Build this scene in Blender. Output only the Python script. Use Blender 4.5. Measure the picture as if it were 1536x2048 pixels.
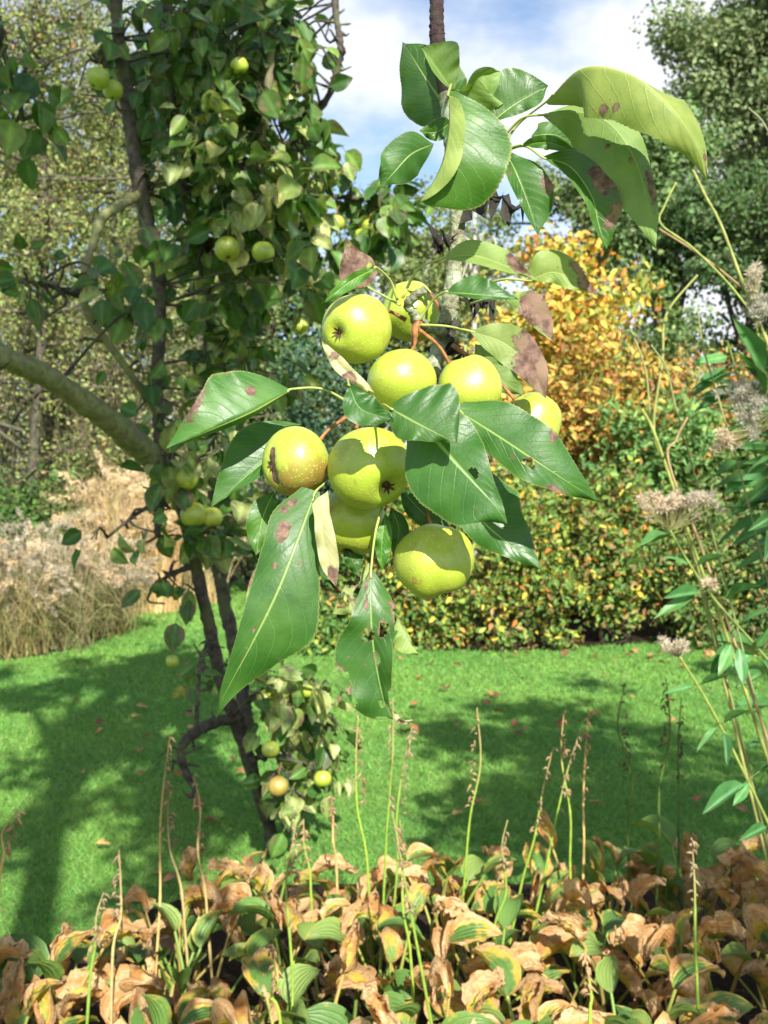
import bpy, math
import numpy as np
from mathutils import Vector, Matrix, noise

# ------------------------------------------------------------------ camera, sky, sun, exposure
for o in list(bpy.data.objects):
    bpy.data.objects.remove(o)
sc = bpy.context.scene
COL = sc.collection
R = math.radians
FPX, CX, CY = 2100.0, 768.0, 1024.0            # focal length and centre in photograph pixels
CAM = np.array([0.0, 0.0, 1.55]); PITCH = R(2.0)
cam_d = bpy.data.cameras.new('camera'); cam = bpy.data.objects.new('camera', cam_d); COL.objects.link(cam)
cam.location = CAM; cam.rotation_euler = (R(90) - PITCH, 0, 0)
cam_d.sensor_fit = 'VERTICAL'; cam_d.sensor_height = 36.0; cam_d.lens = 36.0 * FPX / 2048
cam_d.clip_start = 0.05; cam_d.clip_end = 600
cam_d.dof.use_dof = True; cam_d.dof.focus_distance = 0.88; cam_d.dof.aperture_fstop = 15
sc.camera = cam

SUN_EL, SUN_AZ = R(36), R(14)                   # sun behind the viewer, a little to the right
SUN = np.array([math.sin(SUN_AZ) * math.cos(SUN_EL), -math.cos(SUN_AZ) * math.cos(SUN_EL), math.sin(SUN_EL)])
sun_d = bpy.data.lights.new('sun', 'SUN'); sun = bpy.data.objects.new('sun', sun_d); COL.objects.link(sun)
sun_d.energy = 5.0; sun_d.angle = R(0.53); sun_d.color = (1.0, 0.95, 0.86)
sun.rotation_euler = Vector(SUN).to_track_quat('Z', 'Y').to_euler(); sun.location = (2, -8, 9)

world = bpy.data.worlds.new('World'); sc.world = world; world.use_nodes = True
wt = world.node_tree; wt.nodes.clear()
def wn(t, **k):
    n = wt.nodes.new(t)
    for a, b in k.items(): setattr(n, a, b)
    return n
sky = wn('ShaderNodeTexSky', sky_type='NISHITA', sun_disc=False, sun_elevation=SUN_EL, sun_rotation=math.atan2(SUN[0], SUN[1]))
sky.air_density = 1.0; sky.dust_density = 0.6; sky.ozone_density = 1.5
tc = wn('ShaderNodeTexCoord'); sep = wn('ShaderNodeSeparateXYZ'); wt.links.new(tc.outputs['Generated'], sep.inputs[0])
zz = wn('ShaderNodeMath', operation='MAXIMUM'); wt.links.new(sep.outputs[2], zz.inputs[0]); zz.inputs[1].default_value = 0.0
za = wn('ShaderNodeMath', operation='ADD'); wt.links.new(zz.outputs[0], za.inputs[0]); za.inputs[1].default_value = 0.28
dx = wn('ShaderNodeMath', operation='DIVIDE'); wt.links.new(sep.outputs[0], dx.inputs[0]); wt.links.new(za.outputs[0], dx.inputs[1])
dy = wn('ShaderNodeMath', operation='DIVIDE'); wt.links.new(sep.outputs[1], dy.inputs[0]); wt.links.new(za.outputs[0], dy.inputs[1])
cb = wn('ShaderNodeCombineXYZ'); sx = wn('ShaderNodeMath', operation='SUBTRACT'); wt.links.new(dx.outputs[0], sx.inputs[0]); sx.inputs[1].default_value = .16; wt.links.new(sx.outputs[0], cb.inputs[0]); wt.links.new(dy.outputs[0], cb.inputs[1])
cb.inputs[2].default_value = 8.15
cn = wn('ShaderNodeTexNoise'); cn.inputs['Scale'].default_value = 1.15; cn.inputs['Detail'].default_value = 7; cn.inputs['Roughness'].default_value = 0.55
wt.links.new(cb.outputs[0], cn.inputs['Vector'])
cr = wn('ShaderNodeMapRange', interpolation_type='SMOOTHSTEP'); wt.links.new(cn.outputs[0], cr.inputs[0])
cr.inputs[1].default_value = 0.47; cr.inputs[2].default_value = 0.61
mixc = wn('ShaderNodeMix', data_type='RGBA'); wt.links.new(cr.outputs[0], mixc.inputs[0])
wt.links.new(sky.outputs[0], mixc.inputs[6]); mixc.inputs[7].default_value = (5.5, 5.6, 5.95, 1)
bg = wn('ShaderNodeBackground'); bg.inputs[1].default_value = 0.10; wt.links.new(mixc.outputs[2], bg.inputs[0])
wo = wn('ShaderNodeOutputWorld'); wt.links.new(bg.outputs[0], wo.inputs[0])

vs = sc.view_settings
vs.view_transform = 'Standard'; vs.look = 'None'; vs.gamma = 1.0; vs.use_curve_mapping = False; vs.exposure = 1.05
sc.cycles.use_denoising = True
sc.cycles.max_bounces = 5; sc.cycles.transparent_max_bounces = 8

# ------------------------------------------------------------------ helpers
rng = np.random.default_rng(11)
FWD = np.array([0, math.cos(PITCH), -math.sin(PITCH)]); UPV = np.array([0, math.sin(PITCH), math.cos(PITCH)]); RT = np.array([1.0, 0, 0])
def P(px, py, d): return CAM + d * (FWD + (px - CX) / FPX * RT - (py - CY) / FPX * UPV)   # point seen at a photo pixel, d metres ahead
def G(px, py, z=0.0):                                                                     # the same on level ground
    r = FWD + (px - CX) / FPX * RT - (py - CY) / FPX * UPV
    return CAM + r * (z - CAM[2]) / r[2]
def unit(v):
    v = np.asarray(v, float); n = np.linalg.norm(v, axis=-1, keepdims=True); return v / np.maximum(n, 1e-9)
def rv(n): return unit(rng.normal(size=(n, 3)))
def camvec(x, y, z): return unit(x * RT + y * UPV - z * FWD)      # right, up, towards the viewer
def spline(pts, n):                                               # Catmull-Rom through pts, n samples
    p = np.asarray(pts, float)
    if len(p) == 2: return p[0] + (p[1] - p[0]) * np.linspace(0, 1, n)[:, None]
    p = np.vstack([2 * p[0] - p[1], p, 2 * p[-1] - p[-2]])
    k = len(p) - 3; t = np.linspace(0, k, n); i = np.minimum(t.astype(int), k - 1); f = (t - i)[:, None]
    a, b, c, d = p[i], p[i + 1], p[i + 2], p[i + 3]
    return 0.5 * (2 * b + (c - a) * f + (2 * a - 5 * b + 4 * c - d) * f ** 2 + (3 * b - a - 3 * c + d) * f ** 3)

def mesh(name, V, F, mat, col=None, uv=None, smooth=True, attrs=None, midx=None):
    """V n*3, F list of (k*3 or k*4) index arrays; col/attrs per vertex"""
    V = np.asarray(V, np.float32); F = [np.asarray(f, np.int32) for f in (F if isinstance(F, (list, tuple)) else [F]) if len(f)]
    me = bpy.data.meshes.new(name)
    loops = np.concatenate([f.ravel() for f in F]); tot = np.concatenate([np.full(len(f), f.shape[1], np.int32) for f in F])
    st = np.concatenate([[0], np.cumsum(tot)[:-1]]).astype(np.int32)
    me.vertices.add(len(V)); me.vertices.foreach_set('co', V.ravel())
    me.loops.add(len(loops)); me.loops.foreach_set('vertex_index', loops)
    me.polygons.add(len(tot)); me.polygons.foreach_set('loop_start', st)
    me.polygons.foreach_set('use_smooth', np.full(len(tot), smooth))
    for m in (mat if isinstance(mat, (list, tuple)) else [mat]): me.materials.append(m)
    if midx is not None: me.polygons.foreach_set('material_index', np.asarray(midx, np.int32))
    if col is not None:
        c = np.ones((len(V), 4), np.float32); c[:, :3] = col
        a = me.attributes.new('col', 'FLOAT_COLOR', 'POINT'); a.data.foreach_set('color', c.ravel())
    for k, v in (attrs or {}).items():
        a = me.attributes.new(k, 'FLOAT', 'POINT'); a.data.foreach_set('value', np.asarray(v, np.float32))
    if uv is not None:
        u = me.uv_layers.new(name='UVMap'); u.data.foreach_set('uv', np.asarray(uv, np.float32)[loops].ravel())
    me.update(calc_edges=True)
    return me
def put(name, me, parent=None, mtx=None):
    o = bpy.data.objects.new(name, me); COL.objects.link(o)
    if parent is not None:
        o.parent = parent; o.matrix_parent_inverse = WINV[parent.name]
    if mtx is not None: o.matrix_basis = mtx
    WINV[o.name] = Matrix.Identity(4) if mtx is None else mtx.inverted()
    return o
WINV = {}
def tag(o, label=None, cat=None, group=None, kind=None):
    for k, v in (('label', label), ('category', cat), ('group', group), ('kind', kind)):
        if v: o[k] = v
    return o
def thing(name, loc, label, cat, group=None):
    o = bpy.data.objects.new(name, None); COL.objects.link(o); o.location = loc; o.empty_display_size = 0.1
    WINV[o.name] = Matrix.Translation(-Vector(loc))
    return tag(o, label, cat, group)
def solo(name, V, F, mat, loc=None, **k):                         # a thing of one mesh, origin at its base
    V = np.asarray(V, float)
    if loc is None: loc = np.array([V[:, 0].mean(), V[:, 1].mean(), V[:, 2].min()])
    o = put(name, mesh(name, V - loc, F, mat, **k)); o.location = loc
    WINV[o.name] = Matrix.Translation(-Vector(loc)); return o

class MB:                                                         # collects geometry into one mesh
    def __init__(s): s.V = []; s.F = {3: [], 4: []}; s.C = []; s.n = 0
    def add(s, V, F, col):
        V = np.asarray(V, float); F = [F] if not isinstance(F, list) else F
        for f in F:
            f = np.asarray(f, np.int64)
            if len(f): s.F[f.shape[1]].append(f + s.n)
        c = np.asarray(col, float); s.C.append(np.broadcast_to(c, (len(V), 3)) if c.ndim == 1 else c)
        s.V.append(V); s.n += len(V)
    def data(s): return np.vstack(s.V), [np.vstack(f) for f in s.F.values() if f], np.vstack(s.C)
    def build(s, name, mat, parent=None, smooth=True):
        V, F, C = s.data(); return put(name, mesh(name, V, F, mat, col=C, smooth=smooth), parent)
    def solo(s, name, mat, loc=None, smooth=True):
        V, F, C = s.data(); return solo(name, V, F, mat, loc, col=C, smooth=smooth)

def tube(pts, rad, sides=8, n=None, knob=0.0, cap=True):
    pts = np.asarray(pts, float); n = n or max(3, 5 * (len(pts) - 1) + 1)
    p = spline(pts, n); r = np.interp(np.linspace(0, 1, n), np.linspace(0, 1, len(np.atleast_1d(rad))), np.atleast_1d(rad))
    T = unit(np.gradient(p, axis=0)); ref = np.array([0.31, 0.23, 0.92]) if abs(T[0, 2]) < .8 else np.array([0.9, .3, .2])
    A = unit(np.cross(T, ref)); B = np.cross(T, A)
    a = np.linspace(0, 2 * math.pi, sides, endpoint=False)
    rr = r[:, None] * np.ones((1, sides))
    if knob: rr = rr * (1 + knob * rng.normal(size=rr.shape) * .5 + knob * rng.normal(size=(n, 1)) * .6)
    V = p[:, None, :] + rr[..., None] * (np.cos(a)[None, :, None] * A[:, None, :] + np.sin(a)[None, :, None] * B[:, None, :])
    V = V.reshape(-1, 3); i = np.arange(n - 1)[:, None] * sides; j = np.arange(sides)[None, :]; k = (j + 1) % sides
    F = np.stack([i + j, i + k, i + sides + k, i + sides + j], -1).reshape(-1, 4)
    if cap:
        V = np.vstack([V, p[0], p[-1]]); m = n * sides; jj = np.arange(sides); kk = (jj + 1) % sides
        F = [F, np.vstack([np.stack([np.full(sides, m), kk, jj], -1), np.stack([np.full(sides, m + 1), m - sides + jj, m - sides + kk], -1)])]
    else: F = [F]
    return V, F
def leafs(pos, axis, nrm, L, W, fold=0.18, droop=0.0):
    """many small pointed leaves: 7 vertices, 6 triangles each"""
    n = len(pos); X = unit(axis); Z = unit(nrm - (nrm * X).sum(-1, keepdims=True) * X); Y = np.cross(Z, X)
    L = np.broadcast_to(L, n)[:, None]; W = np.broadcast_to(W, n)[:, None]
    q = [(0, 0, 0), (.3, .43, fold), (.3, -.43, fold), (.68, .33, fold * .8), (.68, -.33, fold * .8), (1, 0, -droop), (.5, 0, -.02)]
    V = np.stack([pos + X * L * a + Y * W * b + Z * (W * c) for a, b, c in q], 1).reshape(-1, 3)
    f = np.array([(0, 6, 1), (0, 2, 6), (1, 6, 3), (2, 4, 6), (3, 6, 5), (4, 5, 6)])
    F = (np.arange(n)[:, None, None] * 7 + f[None]).reshape(-1, 3)
    return V, F
def leafs4(pos, axis, nrm, L, W, fold=0.15):                      # far leaves: 4 vertices, 2 triangles
    n = len(pos); X = unit(axis); Z = unit(nrm - (nrm * X).sum(-1, keepdims=True) * X); Y = np.cross(Z, X)
    L = np.broadcast_to(L, n)[:, None]; W = np.broadcast_to(W, n)[:, None]
    V = np.stack([pos, pos + X * L * .45 + Y * W * .5 + Z * W * fold, pos + X * L, pos + X * L * .45 - Y * W * .5 + Z * W * fold], 1).reshape(-1, 3)
    F = (np.arange(n)[:, None, None] * 4 + np.array([(0, 2, 1), (0, 3, 2)])[None]).reshape(-1, 3)
    return V, F
def pick(pal, n, var=0.18):                                       # leaf colours from a weighted palette
    w = np.array([p[3] for p in pal], float); i = rng.choice(len(pal), n, p=w / w.sum())
    c = np.array([p[:3] for p in pal])[i]
    return np.clip(c * (1 + var * rng.normal(size=(n, 1))) * (1 + .06 * rng.normal(size=(n, 3))), .004, .9)

# ------------------------------------------------------------------ materials
class NT:
    def __init__(s, name):
        s.m = bpy.data.materials.new(name); s.m.use_nodes = True; s.t = s.m.node_tree; s.t.nodes.clear()
        s.out = s.t.nodes.new('ShaderNodeOutputMaterial')
    def n(s, t, ins=None, **k):
        x = s.t.nodes.new(t)
        for a, b in k.items(): setattr(x, a, b)
        for a, b in (ins or {}).items():
            if hasattr(b, 'is_linked'): s.t.links.new(b, x.inputs[a])
            else: x.inputs[a].default_value = b
        return x
    def math(s, op, a, b=None, c=None, clamp=False):
        i = {0: a}
        if b is not None: i[1] = b
        if c is not None: i[2] = c
        return s.n('ShaderNodeMath', i, operation=op, use_clamp=clamp).outputs[0]
    def mix(s, f, a, b, bt='MIX'):
        c = lambda v: v if hasattr(v, 'is_linked') else (*v, 1)
        return s.n('ShaderNodeMix', {0: f, 6: c(a), 7: c(b)}, data_type='RGBA', blend_type=bt).outputs[2]
    def attr(s, name, f=False): a = s.n('ShaderNodeAttribute', attribute_name=name); return a.outputs['Fac' if f else 'Color']
    def noise(s, scale, detail=3, rough=.55, vec=None):
        if vec is None:
            if not hasattr(s, 'oc'): s.oc = s.n('ShaderNodeTexCoord').outputs['Object']
            vec = s.oc
        return s.n('ShaderNodeTexNoise', {'Scale': scale, 'Detail': detail, 'Roughness': rough, **({'Vector': vec} if vec else {})}).outputs[0]
    def ramp(s, v, lo, hi, a=0., b=1.): return s.n('ShaderNodeMapRange', {0: v, 1: lo, 2: hi, 3: a, 4: b}, interpolation_type='SMOOTHSTEP').outputs[0]
    def bump(s, h, strength, dist): return s.n('ShaderNodeBump', {'Height': h, 'Strength': strength, 'Distance': dist}).outputs[0]
    def finish(s, col, rough=.5, spec=.4, trans=0., tcol=None, normal=None, coat=0.):
        i = {'Base Color': col, 'Roughness': rough, 'Specular IOR Level': spec}
        if normal: i['Normal'] = normal
        if coat: i['Coat Weight'] = coat; i['Coat Roughness'] = .15
        sh = s.n('ShaderNodeBsdfPrincipled', i).outputs[0]
        if trans:
            tr = s.n('ShaderNodeBsdfTranslucent', {'Color': tcol or col}).outputs[0]
            sh = s.n('ShaderNodeMixShader', {0: trans, 1: sh, 2: tr}).outputs[0]
        s.t.links.new(sh, s.out.inputs[0]); return s.m

def m_foliage(name, rough=.42, trans=.28, spec=.4, warm=(1.5, 1.45, .6)):
    m = NT(name); c = m.attr('col'); o = m.n('ShaderNodeObjectInfo').outputs['Random']
    c = m.mix(1.0, c, m.n('ShaderNodeCombineColor', {0: m.ramp(o, 0, 1, .86, 1.16), 1: m.ramp(o, 0, 1, .94, 1.08), 2: .95}).outputs[0], 'MULTIPLY')
    nz = m.noise(60, 3); c = m.mix(1.0, c, m.n('ShaderNodeCombineColor', {0: m.ramp(nz, .3, .7, .85, 1.12), 1: m.ramp(nz, .3, .7, .88, 1.1), 2: m.ramp(nz, .3, .7, .85, 1.1)}).outputs[0], 'MULTIPLY')
    t = m.mix(1.0, c, warm, 'MULTIPLY')
    return m.finish(c, rough, spec, trans, t)
M_FOL = m_foliage('foliage')
M_FAR = m_foliage('far_foliage', rough=.55, trans=.22, spec=.25)
M_GRASS = m_foliage('grass_blades', rough=.55, trans=.3, spec=.2, warm=(1.3, 1.3, .7))
M_DRY = m_foliage('dry_plant', rough=.7, trans=.25, spec=.15, warm=(1.2, 1.1, .9))

def m_bark(name, c1, c2, c3, scale=40):
    m = NT(name); a = m.noise(scale, 5, .65); b = m.noise(scale * .28, 4); g = m.noise(scale * 2.6, 3)
    c = m.mix(m.ramp(a, .35, .65), c1, c2); c = m.mix(m.ramp(b, .48, .62), c, c3)
    h = m.math('ADD', a, m.math('MULTIPLY', g, .4))
    return m.finish(c, .85, .2, normal=m.bump(h, .7, .004))
M_BARK = m_bark('mossy_bark', (.15, .16, .06), (.27, .27, .12), (.22, .19, .12))
M_TRUNK = m_bark('dark_bark', (.045, .037, .03), (.10, .086, .07), (.095, .10, .05))
M_LICHEN = m_bark('lichen_bark', (.13, .115, .075), (.27, .30, .18), (.40, .46, .33), 150)
M_SHOOT = m_bark('young_shoot_bark', (.035, .02, .025), (.06, .038, .04), (.05, .04, .03), 200)
M_BIRCH = m_bark('pale_bark', (.38, .36, .33), (.52, .5, .46), (.3, .28, .25))

def m_heroleaf():
    m = NT('pear_leaf'); lu = m.attr('lu', True); lv = m.attr('lv', True); br = m.attr('brown', True); dry = m.attr('dry', True); tint = m.attr('col')
    av = m.math('ABSOLUTE', lv)
    back = m.n('ShaderNodeNewGeometry').outputs['Backfacing']
    w = m.ramp(lu, 0, 1, .050, .016)
    mid = m.math('SUBTRACT', 1.0, m.n('ShaderNodeMapRange', {0: m.math('DIVIDE', av, w), 1: .45, 2: 1.15, 3: 0., 4: 1.}).outputs[0])
    wob = m.math('MULTIPLY', m.math('SUBTRACT', m.noise(50, 2), .5), .05)
    ph = m.math('MULTIPLY', m.math('ADD', m.math('SUBTRACT', lu, m.math('MULTIPLY', m.math('POWER', av, 1.25), .26)), wob), 10.5)
    tri = m.math('PINGPONG', ph, .5)
    side = m.math('MULTIPLY', m.ramp(tri, .0, .055, 1., 0.), m.ramp(av, .8, .98, 1., 0.))
    n1 = m.noise(60, 3, .5); n2 = m.noise(420, 4, .65); n3 = m.noise(24, 2)
    top = m.mix(m.ramp(n1, .3, .72), (.027, .088, .011), (.040, .116, .014)); top = m.mix(m.ramp(n3, .42, .75, 0, .6), top, (.062, .142, .018))
    und = m.mix(m.ramp(n1, .3, .7), (.17, .235, .062), (.225, .285, .085))
    ctop = m.mix(m.math('MULTIPLY', side, .5), top, (.10, .19, .05)); ctop = m.mix(m.math('MULTIPLY', mid, .9), ctop, (.24, .32, .085))
    cund = m.mix(m.math('MULTIPLY', side, .35), und, (.27, .33, .12)); cund = m.mix(m.math('MULTIPLY', mid, .8), cund, (.33, .38, .14))
    rim = m.ramp(av, .95, .99)
    ctop = m.mix(m.math('MULTIPLY', rim, .75), ctop, (.17, .18, .05))
    c = m.mix(back, ctop, cund); c = m.mix(1.0, c, tint, 'MULTIPLY')
    c = m.mix(dry, c, m.mix(m.ramp(n1, .35, .65), (.40, .37, .19), (.50, .46, .26)))
    # blotches: a brown centre with a purple-grey margin, edges broken up by noise
    q = m.math('ADD', br, m.math('MULTIPLY', m.math('SUBTRACT', m.noise(150, 4, .6), .5), 1.25))
    bm = m.ramp(q, .46, .56); bmn = m.math('MULTIPLY', m.ramp(q, .34, .48), m.math('SUBTRACT', 1., bm))
    bcol = m.mix(m.ramp(m.noise(130, 4, .6), .35, .68), (.085, .040, .030), (.25, .145, .115)); bcol = m.mix(m.ramp(m.noise(60, 3, .6), .45, .62), bcol, (.25, .16, .115)); bcol = m.mix(m.ramp(q, .62, .5, 0, .75), bcol, (.055, .028, .02)); bcol = m.mix(m.math('MULTIPLY', side, .4), bcol, (.10, .05, .04))
    c = m.mix(m.math('MULTIPLY', bmn, .5), c, (.13, .115, .05)); c = m.mix(bm, c, bcol)
    spk = m.ramp(m.n('ShaderNodeTexVoronoi', {'Scale': 110.0, 'Vector': m.oc}).outputs[0], .07, .12, 1., 0.)
    spk = m.math('MULTIPLY', spk, m.ramp(m.noise(30, 2), .54, .60)); c = m.mix(m.math('MULTIPLY', spk, .7), c, (.20, .11, .07))
    h = m.math('ADD', m.math('MULTIPLY', m.math('ADD', mid, m.math('MULTIPLY', side, .55)), -.8), m.math('MULTIPLY', n2, .5)); nrm = m.bump(h, .42, .0011)
    rough = m.mix(bm, m.mix(back, (.43, .43, .43), (.55, .55, .55)), (.75, .75, .75))
    t = m.mix(1.0, c, (1.7, 1.9, .55), 'MULTIPLY')
    return m.finish(c, m.math('ADD', rough, m.ramp(n1, .3, .7, -.06, .10)), .5, .22, t, nrm)
M_HERO = m_heroleaf()

def m_pear():
    m = NT('pear_skin'); ru = m.attr('russet', True); sc_ = m.attr('scar', True); o = m.n('ShaderNodeObjectInfo').outputs['Random']
    tco = m.n('ShaderNodeTexCoord').outputs['Object']
    n1 = m.noise(30, 4, .6, tco); n2 = m.noise(160, 4, .65, tco); n3 = m.noise(520, 2, .6, tco)
    c = m.mix(m.ramp(n1, .35, .68), (.29, .41, .028), (.44, .49, .040)); c = m.mix(m.math('MULTIPLY', o, .3), c, (.48, .46, .07))
    v = m.n('ShaderNodeTexVoronoi', {'Scale': 300.0, 'Vector': tco, 'Randomness': 1.0}).outputs[0]
    dots = m.ramp(v, .18, .34, 1., 0.)
    q = m.math('ADD', ru, m.math('MULTIPLY', m.math('SUBTRACT', n2, .5), 1.3)); rm = m.ramp(q, .38, .72)
    q2 = m.math('ADD', ru, m.math('MULTIPLY', m.math('SUBTRACT', n1, .5), 1.0))
    rus = m.mix(m.ramp(n2, .35, .65), (.21, .105, .022), (.34, .18, .05))
    c = m.mix(m.math('MULTIPLY', rm, .85), c, rus); c = m.mix(m.math('MULTIPLY', m.ramp(q2, .5, .8), .4), c, (.36, .2, .04))
    c = m.mix(m.math('MULTIPLY', dots, m.ramp(n1, .35, .6, .35, .8)), c, (.58, .50, .20)); c = m.mix(m.math('MULTIPLY', m.ramp(m.noise(70, 5, .75, tco), .50, .68), .5), c, (.27, .25, .05)); c = m.mix(m.math('MULTIPLY', m.ramp(m.noise(18, 2, .5, tco), .5, .68), .4), c, (.24, .36, .03))
    sp = m.ramp(m.noise(240, 3, .8, tco), .66, .74); c = m.mix(m.math('MULTIPLY', sp, .55), c, (.25, .14, .04))
    sm = m.ramp(m.math('ADD', sc_, m.math('MULTIPLY', m.math('SUBTRACT', n2, .5), .6)), .45, .55)
    c = m.mix(sm, c, m.mix(m.ramp(n2, .4, .6), (.035, .02, .012), (.15, .075, .04)))
    h = m.math('ADD', m.math('MULTIPLY', dots, .35), m.math('ADD', m.math('MULTIPLY', n1, 1.2), m.math('MULTIPLY', n3, .2)))
    h = m.math('SUBTRACT', h, m.math('MULTIPLY', sm, 2.))
    return m.finish(c, m.mix(sm, m.mix(rm, (.39, .39, .39), (.5, .5, .5)), (.8, .8, .8)), .8, normal=m.bump(h, .34, .0009))
M_PEAR = m_pear()
def m_simple(name, c1, c2, scale, rough=.7, trans=0.):
    m = NT(name); return m.finish(m.mix(m.ramp(m.noise(scale, 4), .3, .7), c1, c2), rough, .3, trans)
M_PSTEM = m_simple('fruit_stem', (.14, .055, .018), (.36, .16, .05), 120, .5)
M_CALYX = m_simple('calyx_dry', (.03, .016, .01), (.10, .055, .03), 300, .9)
M_PETIOLE = m_simple('petiole_skin', (.27, .34, .08), (.38, .42, .13), 60, .4)
M_DEAD = m_simple('blackened_leaf', (.010, .009, .008), (.045, .038, .03), 90, .8)

def m_hosta():
    m = NT('hosta_leaf'); c = m.attr('col'); lu = m.attr('lu', True); lv = m.attr('lv', True); br = m.attr('brown', True)
    o = m.n('ShaderNodeObjectInfo').outputs['Random']
    n1 = m.noise(45, 4, .65); n2 = m.noise(210, 3, .7)
    rib = m.math('PINGPONG', m.math('MULTIPLY', lv, 8.), .5)
    c = m.mix(m.ramp(rib, .0, .22, .35, 0.), c, (.30, .30, .10))
    q = m.math('ADD', br, m.math('MULTIPLY', m.math('SUBTRACT', n1, .5), .8)); q = m.math('ADD', q, m.math('MULTIPLY', m.math('SUBTRACT', o, .5), .22))
    yel = m.ramp(q, .22, .48); bro = m.ramp(q, .46, .62)
    c = m.mix(m.math('MULTIPLY', yel, .9), c, m.mix(n1, (.60, .48, .07), (.58, .33, .06)))
    bc = m.mix(m.ramp(n2, .3, .7), (.40, .24, .11), (.66, .49, .27)); bc = m.mix(m.ramp(m.noise(22, 2), .46, .62), bc, (.47, .24, .08)); bc = m.mix(m.ramp(m.noise(75, 4, .7), .56, .68), bc, (.20, .11, .06)); bc = m.mix(1., bc, m.n('ShaderNodeCombineColor', {0: m.ramp(o, 0, 1, .85, 1.22), 1: m.ramp(o, 0, 1, .80, 1.24), 2: m.ramp(o, 0, 1, .74, 1.24)}).outputs[0], 'MULTIPLY')
    bc = m.mix(m.ramp(rib, .0, .18, .3, 0.), bc, (.30, .16, .08))
    c = m.mix(bro, c, bc)
    h = m.math('ADD', m.math('MULTIPLY', rib, 1.5), m.math('MULTIPLY', n2, .6))
    return m.finish(c, m.ramp(bro, 0, 1, .42, .72), .4, .25, m.mix(1., c, (1.5, 1.35, .7), 'MULTIPLY'), m.bump(h, .6, .003))
M_HOSTA = m_hosta()

def m_ground():
    m = NT('lawn_turf'); a = m.noise(1.6, 4); b = m.noise(70, 5, .7)
    c = m.mix(m.ramp(b, .3, .7), (.10, .20, .04), (.17, .29, .07)); c = m.mix(m.ramp(a, .4, .7, 0, .5), c, (.16, .27, .06))
    return m.finish(c, .8, .15, normal=m.bump(b, .8, .02))
M_LAWN = m_ground()
def m_soil():
    m = NT('soil_litter'); a = m.noise(14, 5, .7); b = m.noise(90, 4, .7)
    c = m.mix(m.ramp(b, .35, .65), (.020, .014, .009), (.06, .04, .024)); c = m.mix(m.ramp(a, .55, .68), c, (.15, .085, .045))
    return m.finish(c, .9, .1, normal=m.bump(b, 1., .03))
M_SOIL = m_soil()

# ------------------------------------------------------------------ ground, lawn, beds
def sheet(name, poly, z, mat, label=None):
    V = np.array([(x, y, z) for x, y in poly]); me = bpy.data.meshes.new(name)
    me.from_pydata(V.tolist(), [], [list(range(len(V)))]); me.materials.append(mat); me.update()
    o = put(name, me); return tag(o, label, None, None, 'structure')
n_g = 61; gx = np.linspace(-1, 1, n_g); gx = np.sign(gx) * np.abs(gx) ** 2.2 * 220
Xg, Yg = np.meshgrid(gx, gx + 8); Zg = np.where((Yg > 11) | (np.abs(Xg) > 12), 0, 0.0) + 0 * Xg
ii = (np.arange(n_g - 1)[:, None] * n_g + np.arange(n_g - 1)[None]).ravel()
lawn = put('lawn', mesh('lawn', np.stack([Xg, Yg, Zg], -1).reshape(-1, 3), np.stack([ii, ii + 1, ii + n_g + 1, ii + n_g], -1), M_LAWN))
tag(lawn, 'mown green lawn crossed by dappled tree shadows', None, None, 'structure')
def gp(l): return [tuple(G(a, b)[:2]) for a, b in l]
edge_r = [(640, 1277), (720, 1289), (800, 1297), (900, 1299), (1000, 1303), (1120, 1301), (1220, 1291), (1300, 1287), (1420, 1289), (1560, 1289), (1900, 1291)]
bed_r = gp(edge_r) + [(14, 22), (14, 40), (-2, 40)] + gp([(560, 1180), (590, 1250)])
edge_l = [(-500, 1340), (-120, 1330), (0, 1322), (90, 1312), (170, 1295), (225, 1272), (255, 1245), (255, 1215), (240, 1192), (330, 1176), (460, 1170)]
bed_l = gp(edge_l) + [(-2.2, 40), (-25, 40), (-25, 9)]
sheet('shrub_border_soil', bed_r, .012, M_SOIL, 'brown soil and leaf litter under the autumn shrubs')
sheet('grass_border_soil', bed_l, .012, M_SOIL, 'brown litter strewn soil under the ornamental grasses')
edge_f = [(-500, 1990), (-60, 1925), (60, 1900), (170, 1880), (270, 1835), (380, 1795), (520, 1775), (700, 1772), (900, 1775), (1150, 1770), (1400, 1765), (1700, 1765), (2300, 1790)]
bed_f = gp(edge_f) + [(3.5, -.5), (-2.2, -.5)]
sheet('hosta_bed_soil', bed_f, .008, M_SOIL, 'dark soil beneath the hosta plants')

def inside(x, y, poly):
    p = np.array(poly); x1, y1 = p[:, 0], p[:, 1]; x2, y2 = np.roll(x1, -1), np.roll(y1, -1); r = np.zeros(len(x), bool)
    for a, b, c, d in zip(x1, y1, x2, y2):
        m = ((b > y) != (d > y)); r ^= m & (x < (c - a) * (y - b) / (d - b + 1e-12) + a)
    return r
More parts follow.
